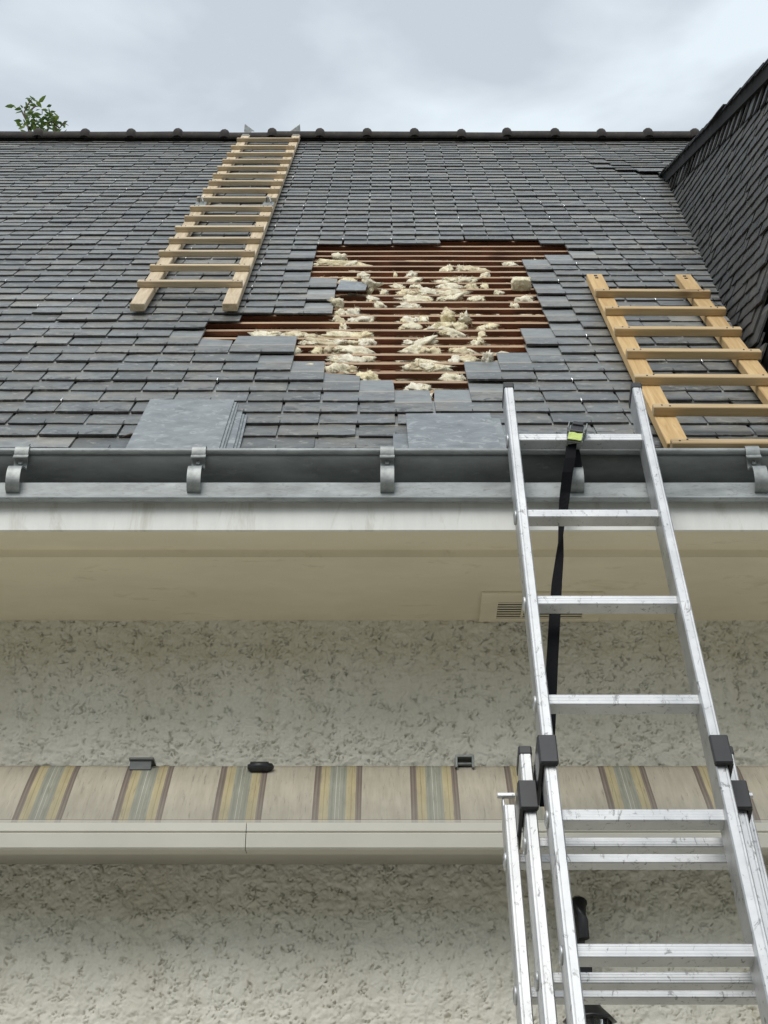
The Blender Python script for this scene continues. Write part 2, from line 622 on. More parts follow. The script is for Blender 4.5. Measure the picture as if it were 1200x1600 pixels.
# ------------------------------------------------------------------ ground
MB().box((0, 0, -.05), (600, 600, .05)).build('ground', M_GROUND, kind='structure')

# leafy screen added unseen behind the camera to keep low sky off the wall
def blocker_row(y, h, x0, x1):
    hb = MB()
    nx_, nz_ = 90, 22
    vs, fs = [], []
    for a in range(nx_ + 1):
        for b in range(nz_ + 1):
            x = x0 + (x1 - x0) * a / nx_
            z = h * b / nz_
            d = .9 * noise.noise(Vector((x * .5, z * .6, 1))) + .4 * noise.noise(Vector((x * 1.6, z * 1.7, 5)))
            top = .8 * noise.noise(Vector((x * .35, 0, 9))) * b / nz_
            vs.append((x, y + d - .9 * (b / nz_) ** 6, z + top))
    m_ = nz_ + 1
    for a in range(nx_):
        for b in range(nz_):
            fs.append((a * m_ + b, a * m_ + m_ + b, a * m_ + m_ + b + 1, a * m_ + b + 1))
    hb.add(vs, fs, None, True)
    nb = len(vs)
    hb.add([(x, y - 2.2, z) for x, _, z in vs], [f[::-1] for f in fs], None, True)
    return hb


M_BLOCKER = simple('blocker_green', (.045, .065, .022), .8, 0, .5, 9, .8, .05)
hg = empty('blocker_hedge', (0, -9, 0), 'added unseen leafy screen behind the camera, blocking the low sky', 'blocker_hedge')
blocker_row(-9, 6.5, -22, 22).build('blocker_foliage', M_BLOCKER, hg)

# ------------------------------------------------------------------ house frame
RS = R(53.2)                                     # roof pitch
E = Vector((0, math.cos(RS), math.sin(RS)))      # up the slope
N = Vector((0, -math.sin(RS), math.cos(RS)))     # out of the roof
R0 = Vector((0, 3.354, 3.999))                   # a point of the slate surface just above the gutter
RB = R0 - N * .016                               # batten-top level
MR = Matrix(((1, 0, 0, RB.x), (0, E.y, N.y, RB.y), (0, E.z, N.z, RB.z), (0, 0, 0, 1)))
XL, XR = -3.7, 3.6                               # gable ends
S_RIDGE = 6.45
WALL_Y, SOFFIT_Z = 3.562, 3.582
RIDGE = R0 + E * S_RIDGE
BACK_Y = 2 * RIDGE.y - WALL_Y

house = empty('house', (0, WALL_Y, 0), 'cream rendered house with slate roof stripped to battens in one patch', 'house')


def roof_xy(px, py):
    p = on_plane(px, py, R0, N)
    return p.x, (p - R0).dot(E)


# walls: the stretch of roughcast near the camera is real relief, the rest of the shell plain
def value_noise(nx, nz, cell, seed):
    rng = np.random.default_rng(seed)
    gx, gz = int(nx / cell) + 3, int(nz / cell) + 3
    g = rng.random((gz, gx)) * 2 - 1
    x = np.arange(nx) / cell
    z = np.arange(nz) / cell
    xi, zi = x.astype(int), z.astype(int)
    xf, zf = x - xi, z - zi
    xf = xf * xf * (3 - 2 * xf)
    zf = zf * zf * (3 - 2 * zf)
    a = g[np.ix_(zi, xi)] * (1 - xf) + g[np.ix_(zi, xi + 1)] * xf
    b = g[np.ix_(zi + 1, xi)] * (1 - xf) + g[np.ix_(zi + 1, xi + 1)] * xf
    return a * (1 - zf)[:, None] + b * zf[:, None]


def warp(field, dx, dz):
    nz, nx = field.shape
    zz, xx = np.mgrid[0:nz, 0:nx]
    return field[np.clip((zz + dz).astype(int), 0, nz - 1), np.clip((xx + dx).astype(int), 0, nx - 1)]


ST = .0023
wx0, wx1, wz0, wz1 = -1.15, 1.15, 2.40, 3.60
nx, nz = int((wx1 - wx0) / ST) + 1, int((wz1 - wz0) / ST) + 1
c = lambda m: m / ST
wa = value_noise(nx, nz, c(.022), 1) * c(.010) + value_noise(nx, nz, c(.008), 21) * c(.005)
wb = value_noise(nx, nz, c(.022), 2) * c(.010) + value_noise(nx, nz, c(.008), 22) * c(.005)
cre = warp(value_noise(nx, nz, c(.0105), 3), wa, wb)
cre2 = warp(value_noise(nx, nz, c(.0068), 4), wb * .8, wa * .8)
msk = np.clip(value_noise(nx, nz, c(.015), 5) * 2.0 - .1 + .5 * value_noise(nx, nz, c(.2), 6), 0, 1)
msk2 = np.clip(value_noise(nx, nz, c(.017), 7) * 1.8 - .05, 0, 1)
hgt = (-.0085 * np.exp(-(cre / .06) ** 2) * msk - .0070 * np.exp(-(cre2 / .10) ** 2) * msk2
       + .0030 * value_noise(nx, nz, c(.05), 8) + .0030 * warp(value_noise(nx, nz, c(.019), 9), wa, wb)
       + .0019 * warp(value_noise(nx, nz, c(.008), 10), wb, wa))
me = bpy.data.meshes.new('wall')
xs = np.linspace(wx0, wx1, nx)
zs = np.linspace(wz0, wz1, nz)
co = np.empty((nz, nx, 3), dtype=np.float32)
co[..., 0] = xs[None, :]
co[..., 1] = WALL_Y - hgt
co[..., 2] = zs[:, None]
me.vertices.add(nx * nz)
me.vertices.foreach_set('co', co.ravel())
i = np.arange((nz - 1) * nx).reshape(nz - 1, nx)[:, :-1].ravel()
quads = np.stack([i, i + 1, i + 1 + nx, i + nx], 1).astype(np.int32)
me.loops.add(quads.size)
me.loops.foreach_set('vertex_index', quads.ravel())
me.polygons.add(len(quads))
me.polygons.foreach_set('loop_start', np.arange(0, quads.size, 4, dtype=np.int32))
me.polygons.foreach_set('loop_total', np.full(len(quads), 4, dtype=np.int32))
me.polygons.foreach_set('use_smooth', np.ones(len(quads), dtype=bool))
me.update(calc_edges=True)
me.validate()
me.materials.append(M_STUCCO)
wall = put(bpy.data.objects.new('wall', me), house)

mb = MB()
th = .2
y0, y1 = WALL_Y, WALL_Y + th
for (a, b, z0, z1) in ((XL, wx0, 0, 3.62), (wx1, XR, 0, 3.62), (wx0, wx1, 0, wz0)):
    mb.box(((a + b) / 2, (y0 + y1) / 2, (z0 + z1) / 2), ((b - a) / 2, th / 2, (z1 - z0) / 2))
mb.box(((wx0 + wx1) / 2, y1 - .03, (wz0 + 3.62) / 2), ((wx1 - wx0) / 2, .03, (3.62 - wz0) / 2))
mb.box(((XL + XR) / 2, BACK_Y - th / 2, 1.85), ((XR - XL) / 2, th / 2, 1.85))
for x in (XL + th / 2, XR - th / 2):
    prof = [(WALL_Y + th, 0), (BACK_Y - th, 0), (BACK_Y - th, 3.7), (RIDGE.y, RIDGE.z - .45), (WALL_Y + th, 4.0)]
    mb.extrude(prof, x - th / 2, x + th / 2)
mb.build('plain_wall', M_STUCCO, house)

# cornice: white front edge, cream underside with a drip groove, running to the wall
mb = MB()
mb.extrude([(3.130, 3.675), (3.130, SOFFIT_Z), (3.138, SOFFIT_Z), (3.138, 3.675)], XL, XR)
cornice = mb.build('cornice_edge', M_WHITE, house)
mb = MB()
vx0, vx1, vy0, vy1 = .2575, .541, 3.424, 3.556          # opening for the grille
sof = [(3.1385, SOFFIT_Z + .002), (3.206, SOFFIT_Z + .002), (3.210, SOFFIT_Z + .014), (3.242, SOFFIT_Z + .014), (3.246, SOFFIT_Z - .004)]
mb.extrude(sof + [(3.246, 3.70), (3.1385, 3.70)], XL, XR)
for (a, b, p, q) in ((XL, vx0, 3.2465, WALL_Y + .05), (vx1, XR, 3.2465, WALL_Y + .05),
                     (vx0, vx1, 3.2465, vy0), (vx0, vx1, vy1, WALL_Y + .05)):
    mb.box(((a + b) / 2, (p + q) / 2, SOFFIT_Z + .04), ((b - a) / 2, (q - p) / 2, .044))
soffit = mb.build('soffit', M_CREAM, house)

grille = empty('ventilation_grille', (0, 0, 0), parent=house, mw=Matrix.Translation((vx0, vy0, SOFFIT_Z - .004)))
mb = MB()
gw, gd, fr = vx1 - vx0, vy1 - vy0, .032
for (a, b, p, q) in ((-.012, gw + .012, -.012, fr), (-.012, gw + .012, gd - .014, gd), (-.012, fr, fr, gd - .014), (gw - fr, gw + .012, fr, gd - .014)):
    mb.box(((a + b) / 2, (p + q) / 2, -.004), ((b - a) / 2, (q - p) / 2, .004), None, .002)
mb.build('grille_frame', M_CREAM, grille, Matrix.Translation((vx0, vy0, SOFFIT_Z - .004)))
for k in range(8):
    y = fr + .001 + (gd - .014 - fr) * k / 7
    m1 = MB().box((gw / 2, 0, 0), (gw / 2 - fr, .0029, .0004))
    m1.build('slat', M_CREAM, grille, Matrix.Translation((vx0, vy0 + y, SOFFIT_Z - .006)))
MB().box((gw * .5, gd / 2, .012), (.003, gd / 2 - .02, .002)).build('divider', M_CREAM, grille, Matrix.Translation((vx0 - .045, vy0, SOFFIT_Z - .018)))
MB().box((gw / 2, gd / 2, .010), (gw / 2 - .001, gd / 2 - .001, .003)).build('slot_shade_sheet', M_BLACKM, grille, Matrix.Translation((vx0, vy0, SOFFIT_Z)))  # black sheet just behind the slats, standing in for the duct's shade

# zinc cover of the cornice with a rolled, slightly wavy edge
mb = MB()
nseg = 90
prof0 = [(3.30, 3.735), (3.122, 3.712), (3.115, 3.706), (3.1145, 3.668), (3.108, 3.664), (3.1035, 3.657), (3.108, 3.650), (3.118, 3.651), (3.121, 3.656), (3.121, 3.70), (3.30, 3.728)]
vs, fs = [], []
for k in range(nseg + 1):
    x = XL + (XR - XL) * k / nseg
    w = .0022 * noise.noise(Vector((x * 2.6, 0, 3))) + .001 * noise.noise(Vector((x * 11, 5, 3)))
    for j, (y, z) in enumerate(prof0):
        vs.append((x, y + w, z + (1.4 * w if j in (1, 2, 9) else .5 * w)))
pn = len(prof0)
for k in range(nseg):
    for j in range(pn):
        fs.append((k * pn + j, k * pn + (j + 1) % pn, (k + 1) * pn + (j + 1) % pn, (k + 1) * pn + j))
mb.add(vs, fs)
mb.build('zinc_flashing', M_ZINCL, house)

# half-round gutter with its bead, and a bracket every half metre
GC = Vector((0, 3.226, 3.830))
gr_ = .076
prof = []
for k in range(13):
    a = math.pi + math.pi * k / 12
    prof.append((GC.y + gr_ * math.cos(a), GC.z - .008 + gr_ * .86 * math.sin(a)))
prof.append((GC.y + gr_ + .001, GC.z + .06))
inner = [(y + (.0025 if y < GC.y else -.0025), z + .0025) for y, z in prof]
mb = MB()
mb.extrude(prof + inner[::-1], XL, XR, smooth=True)
gutter = mb.build('gutter', M_ZINC, house)
mb = MB()
mb.tube([(XL, 3.1495, 3.822), (-1.2, 3.1495, 3.8225), (0.3, 3.1495, 3.822), (XR, 3.1495, 3.8225)], .0088, 10)
mb.build('bead', M_ZINCL, gutter)
brk = MB()
brk.strip([(3.172, 3.828), (3.160, 3.835), (3.1485, 3.836), (3.139, 3.830), (3.1355, 3.820), (3.1365, 3.806), (3.139, 3.800)], .034, .0035)
brk.strip([(3.1375, 3.803), (3.135, 3.797), (3.131, 3.791), (3.127, 3.789)], .036, .003)
brk.strip([(3.139, 3.801), (3.144, 3.789), (3.147, 3.777), (3.146, 3.768), (3.138, 3.761), (3.120, 3.755), (3.104, 3.747), (3.0955, 3.733),
           (3.0935, 3.714), (3.0955, 3.697), (3.102, 3.684), (3.113, 3.679), (3.124, 3.681)], .033, .0045)
brk.box((0, 3.142, 3.783), (.005, .004, .006), None, .002)
bme = brk.mesh('bracket')
bme.materials.append(M_GALV)
for px in (-555, -258, 33, 310, 605, 895, 1177, 1470, 1760):
    x = (px - 600) / FPX * 3.83
    put(bpy.data.objects.new('bracket', bme), gutter, Matrix.Translation((x, 3.13, 0)) @ Matrix.Rotation(random.uniform(-.03, .03), 4, 'Z') @ Matrix.Translation((0, -3.13, 0)))

# ------------------------------------------------------------------ roof
ROW0, EXPO, PIT, SL, TH = .042, .11, .212, .272, .005
MISSING = {3: (.034, .246), 4: (-.072, .352), 5: (-.178, .246), 6: (-.284, .352), 7: (-.39, .458), 8: (-.284, .564),
           9: (-.602, .458), 10: (-.708, .564), 11: (-.602, .67), 12: (-.496, .564), 13: (-.178, .67), 14: (-.284, .564),
           15: (-.178, .67), 16: (-.284, .564), 17: (-.178, .67), 18: (-.284, .564), 19: (-.39, .67), 20: (-.284, .564),
           21: (-.39, .67), 22: (-.284, .776), 23: (-.39, .882), 24: (-.284, .776), 25: (.246, .67)}

# roof body: the deck below the rafters, front and back
mb = MB()
d0 = -.19
mb.box(((XL + XR) / 2, S_RIDGE / 2 - .05, d0 - .01), ((XR - XL) / 2 - .01, S_RIDGE / 2 + .0, .01))
roof = mb.build('roof', M_RAFTER, house, MR)
bd = Matrix.Translation((0, 2 * RIDGE.y, 0)) @ Matrix.Scale(-1, 4, (0, 1, 0))
mb = MB()
mb.box(((XL + XR) / 2, S_RIDGE / 2 - .15, .0), ((XR - XL) / 2, S_RIDGE / 2 + .15, .02))
mb.build('rear_slope', M_SLATE, house, bd @ MR)


def slate_mesh(w, L, t, rng, rough=1.0, cut=None):
    """one slate lying flat: x across, y from its tail up, z thickness"""
    pts = []
    nb = 6
    for k in range(nb + 1):
        x = -w / 2 + w * k / nb
        y = rng.uniform(-.0012, .0018) * rough
        if rng.random() < .18 * rough:
            y += rng.uniform(.001, .005)
        if k in (0, nb):
            y += rng.uniform(0, .004) * rough
        pts.append((x + rng.uniform(-.001, .001), y))
    pts.append((w / 2 + rng.uniform(-.0012, .0006), L * .5))
    if cut == 'right':
        pts += [(w / 2, L * .74), (-w * .1, L * .9), (-w / 2, L)]
    elif cut == 'left':
        pts += [(w / 2, L), (w * .05, L * .93), (-w / 2, L * .72)]
    else:
        pts += [(w / 2 - rng.uniform(0, .004), L - rng.uniform(0, .004)), (-w / 2 + rng.uniform(0, .004), L - rng.uniform(0, .004))]
    pts.append((-w / 2 - rng.uniform(-.0012, .0006), L * .48))
    n = len(pts)
    vs = [(x, y, 0) for x, y in pts] + [(x * .997, y + (.0012 if y < .02 else 0), t) for x, y in pts]
    fs = [tuple(range(n - 1, -1, -1)), tuple(range(n, 2 * n))]
    fs += [(k, (k + 1) % n, n + (k + 1) % n, n + k) for k in range(n)]
    uvs = [(x, y) for x, y in pts] * 2
    return vs, fs, uvs


srng = random.Random(3)
VAR = [slate_mesh(PIT - .005 - srng.uniform(0, .002), SL, TH + srng.uniform(-.001, .0015), srng, srng.choice((.6, 1, 1, 1.8))) for _ in range(14)]
CUTV = [slate_mesh(PIT - .005, SL, TH, srng, 1, 'right'), slate_mesh(PIT - .005, SL, TH, srng, 1, 'left')]


def as_mesh(v, name, m):
    b = MB()
    b.add(v[0], v[1], None, False, v[2])
    me = b.mesh(name)
    me.materials.append(m)
    return me


VARM = [as_mesh(v, 'slate', M_SLATE) for v in VAR]
CUTM = [as_mesh(v, 'slate', M_SLATE) for v in CUTV]

# the shed dormer on the right: its leaning flank is a plane through two points of the roof
J1 = on_plane(1046, 279, R0, N)
J2 = on_plane(1194, 598, R0, N)
CN = Vector((-.969, -.116, .216)).normalized()
CN = (CN - (J1 - J2).normalized() * CN.dot((J1 - J2).normalized())).normalized()   # exactly through both points


def junction_x(s):
    p = (J1 - R0).dot(E), (J2 - R0).dot(E)
    return J1.x + (J2.x - J1.x) * (s - p[0]) / (p[1] - p[0])


S_J1 = (J1 - R0).dot(E)
slots = []
nrow = int((S_RIDGE - .06 - ROW0) / EXPO)
for k in range(-2, nrow + 1):
    s = ROW0 + EXPO * (k if k > -2 else -1.05)      # the eaves start with a doubled course
    ph = -.072 + (.106 if k % 2 else 0.0)
    j0 = int((XL + .02 - ph) / PIT)
    for j in range(j0, 40):
        x = ph + PIT * (j + .5)
        if x > XR - .1 or x < XL + .1:
            continue
        if k in MISSING and MISSING[k][0] < x < MISSING[k][1]:
            continue
        if .62 < s < S_J1 - .05 and x > junction_x(s) + .16:
            continue
        slots.append((k, x, s))

H0 = 2.75 * TH
loose_hook, dark_hooks = MB(), MB()
inframe, rest = [], []
for (k, x, s) in slots:
    rr = random.Random(int(k * 1000 + x * 977))
    lift = rr.choice((0, 0, .0004, .0008, .0015)) + (rr.random() ** 6) * .0025
    z = H0 + lift if k > -2 else H0 - TH * 1.5
    # slates sweep up over the upper end of the dormer
    sl = S_J1 + .02 + .42 * max(0.0, min(1.0, (1.58 - x) / .34)) ** 1.5
    if x > 1.18 and s > sl - .06:
        f = max(0.0, min(1.0, (x - 1.18) / .36))
        z += .020 * f * f * (3 - 2 * f) * math.exp(-max(0, s - sl) / .45)
    a = math.asin(min(.4, (z if z < .03 else H0 + lift) / SL))
    if z > .03:
        a = math.asin((H0 + lift) / SL) + (z - H0) * .9
    rz = rr.gauss(0, .0035)
    M = Matrix.Translation((x + rr.gauss(0, .0009), s + rr.gauss(0, .0016), z)) @ Matrix.Rotation(rz, 4, 'Z') @ Matrix.Rotation(-a, 4, 'X') \
        @ Matrix.Rotation(rr.gauss(0, .003), 4, 'Y')
    wp = MR @ Vector((x, s + .05, 0)) - CO
    dep = wp.dot(CF)
    px = 600 + wp.x / dep * FPX
    vis = -60 < px < 1260 and k >= 0 and not (s < S_J1 and x > junction_x(s) + .05)
    (inframe if vis else rest).append((s, x, k, M, rr))
    hm = Matrix.Translation((x + rr.gauss(0, .002), s, z))
    if s < 4.8 and px > -200:
        bright = rr.random() < .055
        (loose_hook if bright else dark_hooks).tube([hm @ Vector((0, .004, -.002)), hm @ Vector((0, -.0035, 0)), hm @ Vector((0, -.002, TH + .003)),
                                                     hm @ Vector((0, .022, TH + .002))], .0016 if bright else .0013, 4, None, False)
inframe.sort(key=lambda q: q[0])
CUT_AT = {(8, 0): 0}
for (s, x, k, M, rr) in inframe[:300]:
    me_ = VARM[rr.randrange(len(VARM))]
    if k == 8 and abs(x + .602) < .05:
        me_ = CUTM[0]
    if k == 17 and abs(x + .284) < .05:
        me_ = CUTM[0]
    if k == 4 and abs(x + .178) < .05:
        me_ = CUTM[0]
    put(bpy.data.objects.new('slate', me_), roof, MR @ M)
fld = MB()
for (s, x, k, M, rr) in inframe[300:] + rest:
    v = VAR[rr.randrange(len(VAR))]
    fld.add(v[0], v[1], M, False, v[2])
fld.build('slate_field', M_SLATE, roof, MR, kind='stuff')
dark_hooks.build('slate_hooks', M_HOOK, roof, MR, kind='stuff')
loose_hook.build('bright_slate_hooks', M_HOOKN, roof, MR, kind='stuff')

# rafters and battens laid bare
for k in range(-7, 8):
    x = .012 + .43 * k
    if XL + .1 < x < XR - .1:
        MB().box((x, 3.1, -.0765), (.0235, 3.2, .0565)).build('rafter', M_RAFTER, roof, MR)
for k in range(1, 32):
    s = ROW0 + EXPO * k + .052
    b = MB()
    x0, x1 = -1.02 + random.uniform(-.05, .05), 1.22
    if k < 4:
        x0, x1 = -.5, .7
    seg = 14
    vs, fs = [], []
    for q in range(seg + 1):
        x = x0 + (x1 - x0) * q / seg
        dz = .0018 * noise.noise(Vector((x * 2, k * 3.1, 0)))
        dy = .003 * noise.noise(Vector((x * 1.3, k * 7.7, 4)))
        for (yy, zz) in ((-.0125, -.0175), (.0125, -.0175), (.0125, -.0012), (-.0125, -.0012)):
            vs.append((x, s + yy + dy, zz + dz))
    for q in range(seg):
        for e in range(4):
            fs.append((4 * q + e, 4 * q + 4 + e, 4 * q + 4 + (e + 1) % 4, 4 * q + (e + 1) % 4))
    fs += [(0, 1, 2, 3), tuple(4 * seg + e for e in (3, 2, 1, 0))]
    b.add(vs, fs)
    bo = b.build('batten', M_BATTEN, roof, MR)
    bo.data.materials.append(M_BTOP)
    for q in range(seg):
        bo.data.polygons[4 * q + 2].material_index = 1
# two paler boards among the battens
for (x0, x1, s) in ((-.36, -.05, 1.222), (-.30, .02, 1.113)):
    MB().box(((x0 + x1) / 2, s, -.024), ((x1 - x0) / 2, .03, .004)).build('pale_board', M_PINEX, roof, MR)

# ridge tiles: half-round with a collar at each joint
rt = MB()
rl, r1 = .3035, .072
arc = [(r1 * math.cos(R(a)), r1 * math.sin(R(a)) * .95) for a in range(-20, 201, 20)]
rt.extrude(arc + [(p[0] * .86, p[1] * .86 - .004) for p in arc[::-1]], .0, rl, smooth=True)
prof_ = [(-.030, 1.0), (-.027, 1.15), (-.014, 1.30), (.006, 1.33), (.022, 1.2), (.030, 1.0)]
vs, fs = [], []
for (xx, f) in prof_:
    for (p, q) in arc:
        vs.append((xx, p * (1 + (f - 1) * .9), q * f if q > 0 else q))
na = len(arc)
for a in range(len(prof_) - 1):
    for b_ in range(na - 1):
        fs.append((a * na + b_, a * na + b_ + 1, (a + 1) * na + b_ + 1, (a + 1) * na + b_))
rt.add(vs, fs, None, True)
rme = rt.mesh('ridge_tile')
rme.materials.append(M_RIDGE)
for k in range(-11, 14):
    x = -.414 + rl * k
    if x < XL or x > XR - .2:
        continue
    put(bpy.data.objects.new('ridge_tile', rme), roof,
        Matrix.Translation((x + random.gauss(0, .004), RIDGE.y - .005, RIDGE.z - .028 + random.gauss(0, .0035)))
        @ Matrix.Rotation(random.gauss(0, .012), 4, 'X') @ Matrix.Rotation(random.gauss(0, .006), 4, 'Y'))
mb = MB()
mb.extrude([(RIDGE.y - .085, RIDGE.z - .115), (RIDGE.y, RIDGE.z + .01), (RIDGE.y + .085, RIDGE.z - .115)], XL, XR)
mb.build('ridge_mortar', M_RIDGE, roof)

# ------------------------------------------------------------------ dormer
vdir = Vector((93, 1965, 1473)).normalized()            # along its eaves edge, rising to the back
cdir = Vector((-3, 2173, 1152)).normalized()            # along its slate courses
cdir = (cdir - CN * cdir.dot(CN)).normalized()
vdir_c = (vdir - CN * vdir.dot(CN)).normalized()
up_c = cdir.cross(CN)
if up_c.z < 0:
    up_c = -up_c
VT = on_plane(1194, 128, J1, CN)                         # on the flank, just under the roof edge
FRONT_Y = 3.75


def to_front(p, d):
    return p + d * ((FRONT_Y - p.y) / d.y)


jd = (J1 - J2).normalized()
A0 = J1 + jd * .10
B0 = to_front(J2, -jd)
VB = to_front(VT, -vdir_c)
inn = Vector((2.0, 0, 0))
dormer = empty('dormer', J2, parent=house)
pts = [A0 + CN * -.02, B0 + CN * -.02, VB + CN * -.02, VT + (A0 - VT) * .0 + CN * -.02]
mb = MB()
mb.add(pts + [p + inn for p in pts], [(0, 1, 2, 3), (7, 6, 5, 4), (1, 5, 6, 2), (0, 4, 5, 1), (3, 2, 6, 7), (0, 3, 7, 4)])
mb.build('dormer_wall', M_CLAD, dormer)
# its roof: a slab sloping less steeply than the main roof, overhanging the flank a little
rn = vdir.cross(Vector((1, 0, 0)))
if rn.z < 0:
    rn = -rn
top0 = VT + CN * .05 - rn * .062
tj = top0 + vdir * ((J1 - top0).dot(vdir) + .16)
tf = to_front(top0, -vdir) - vdir * .12
mb = MB()
q = [tf, tj, tj + inn, tf + inn]
mb.add(q + [p + rn * .055 for p in q], [(3, 2, 1, 0), (4, 5, 6, 7), (0, 1, 5, 4), (1, 2, 6, 5), (2, 3, 7, 6), (3, 0, 4, 7)])
mb.build('dormer_roof', M_DARK, dormer)
nv = int((tj - tf).length / .115)
vs_mesh = slate_mesh(.30, .27, .006, srng, 1.2)
vme = as_mesh(vs_mesh, 'verge_slate', M_DARKS)
for k in range(nv):
    p = tf + vdir * (.115 * k) + rn * .064
    ax = Vector((1, 0, 0))
    M = Matrix((( ax.x, vdir.x, rn.x, p.x), (ax.y, vdir.y, rn.y, p.y), (ax.z, vdir.z, rn.z, p.z), (0, 0, 0, 1)))
    put(bpy.data.objects.new('verge_slate', vme), dormer, M @ Matrix.Translation((.142 + random.gauss(0, .003), 0, 0)) @ Matrix.Rotation(-.055, 4, 'X'))

# flank slates: rows along cdir, tails pointing down
CLV = [slate_mesh(.158, .14, .0065, srng, .9) for _ in range(6)]
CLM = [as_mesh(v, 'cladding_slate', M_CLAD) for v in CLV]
MC = Matrix(((cdir.x, up_c.x, CN.x, J2.x), (cdir.y, up_c.y, CN.y, J2.y), (cdir.z, up_c.z, CN.z, J2.z), (0, 0, 0, 1)))
if MC.to_3x3().determinant() < 0:
    MC = Matrix(((-cdir.x, up_c.x, CN.x, J2.x), (-cdir.y, up_c.y, CN.y, J2.y), (-cdir.z, up_c.z, CN.z, J2.z), (0, 0, 0, 1)))
MCI = MC.inverted()
ja, jb = MCI @ A0, MCI @ B0
va_, vb_ = MCI @ (VT + vdir_c * 6), MCI @ VB
RP = .050


def line_y(a, b, x):
    return a.y + (b.y - a.y) * (x - a.x) / (b.x - a.x)


cl_all = []
for k in range(-70, 70):
    y = RP * k
    for j in range(-50, 50):
        x = .16 * (j + (.5 if k % 2 else 0)) + random.gauss(0, .012)
        ymid = y + .03
        lo, hi = line_y(ja, jb, x), line_y(va_, vb_, x)
        if ymid < lo - .085 or ymid > hi - .135:
            continue
        wp = MC @ Vector((x, y, 0))
        if wp.y < FRONT_Y + .08 or wp.y > J1.y + .15:
            continue
        w = wp - CO
        dep = w.dot(CF)
        px = 600 + w.x / dep * FPX
        cl_all.append((px, x, y))
cl_all.sort()
mstuff = MB()
for n_, (px, x, y) in enumerate(cl_all):
    M = Matrix.Translation((x, y, .013 + random.uniform(0, .003))) @ Matrix.Rotation(random.gauss(0, .005), 4, 'Z') @ Matrix.Rotation(-.11, 4, 'X')
    if n_ < 290 and px < 1260:
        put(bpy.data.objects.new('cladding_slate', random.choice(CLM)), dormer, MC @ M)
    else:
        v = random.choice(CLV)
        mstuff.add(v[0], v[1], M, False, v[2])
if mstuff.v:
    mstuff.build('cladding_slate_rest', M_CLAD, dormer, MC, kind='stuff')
# the border row under the roof edge, its joints leaning
BOV = as_mesh(slate_mesh(.127, .15, .008, srng, 1.0), 'border_slate', M_BORD)
upv = vdir_c.cross(CN)
if upv.z < 0:
    upv = -upv
bo0 = VB + CN * .016
sgn = 1 if vdir_c.cross(upv).dot(CN) > 0 else -1
LV = (to_front(VT, -vdir_c) - J1).length
for k in range(int(LV / .137) + 2):
    p = bo0 + vdir_c * (.137 * k + .05) - upv * .150
    if p.y > J1.y + .05:
        break
    ax = vdir_c * sgn
    M = Matrix(((ax.x, upv.x, CN.x, p.x), (ax.y, upv.y, CN.y, p.y), (ax.z, upv.z, CN.z, p.z), (0, 0, 0, 1)))
    put(bpy.data.objects.new('border_slate', BOV), dormer, M @ Matrix.Rotation(-.06, 4, 'X') @ Matrix.Rotation(-.07 + random.gauss(0, .02), 4, 'Y'))
# lead-grey soaker strip where flank meets roof
mb = MB()
mb.add([A0 + CN * .012 + N * .012, B0 + CN * .012 + N * .012, B0 + CN * .04 + N * .014, A0 + CN * .04 + N * .014], [(0, 1, 2, 3)])

# ------------------------------------------------------------------ insulation
def tuft(mb, x, s, wx, hy, seed, z=-.004, dep=None, tip=.5):
    """a torn lump: a few ragged lobes grown into each other"""
    dep = dep or hy * .5
    g = random.Random(seed * 13 + 5)
    lobes = [(0, 0, 0, 1.0)]
    nl = min(6, 1 + int(wx / hy * 1.6))
    for _ in range(nl):
        lobes.append((g.uniform(-.42, .42) * wx, g.uniform(-.3, .3) * hy, g.uniform(-.1, .45) * dep, g.uniform(.35, .75)))
    for n_, (lx_, ly_, lz_, f0) in enumerate(lobes):
        bm = bmesh.new()
        bmesh.ops.create_icosphere(bm, subdivisions=3 if (wx > .03 and f0 > .3) else 2, radius=1.0)
        o = Vector((seed * 3.7 + n_ * 9.1, seed * 1.3, seed * 7.1 - n_))
        asp = max(1.0, wx / hy * .6)
        sx = wx / 2 * (1 if n_ == 0 else f0 * .6)
        for v in bm.verts:
            p = v.co.copy()
            q = Vector((p.x * asp, p.y, p.z))
            f = .78 + .45 * noise.noise(q * 1.4 + o) + .30 * abs(noise.noise(q * 2.6 + o)) + .12 * noise.noise(q * 6.5 + o)
            sp = noise.noise(q * 2.6 - o)
            if sp > .28:
                f += (sp - .28) * 2.0 * tip
            v.co = Vector((p.x * f * sx, p.y * f * hy / 2 * f0, p.z * f * dep * .8 * f0))
        bm.verts.index_update()
        bm.verts.ensure_lookup_table()
        M = Matrix.Translation((x + lx_, s + ly_, z + lz_)) @ Matrix.Rotation(g.gauss(0, .14), 4, 'Z') @ Matrix.Rotation(g.gauss(0, .15), 4, 'Y')
        mb.add([tuple(v.co) for v in bm.verts], [tuple(v.index for v in f.verts) for f in bm.faces], M, True)
        for _ in range(int(6 + 420 * wx * f0)):
            v = g.choice(list(bm.verts))
            p = v.co.copy()
            d = (p.normalized() + Vector((g.gauss(0, .6), g.gauss(0, .6), g.gauss(.2, .6)))).normalized()
            e = d.cross(Vector((g.gauss(0, 1), g.gauss(0, 1), g.gauss(0, 1)))).normalized() * g.uniform(.0004, .0012)
            q = p + d * g.uniform(.006, .018)
            mb.add([p * .93 - e, p * .93 + e, q], [(0, 1, 2)], M)
        bm.free()


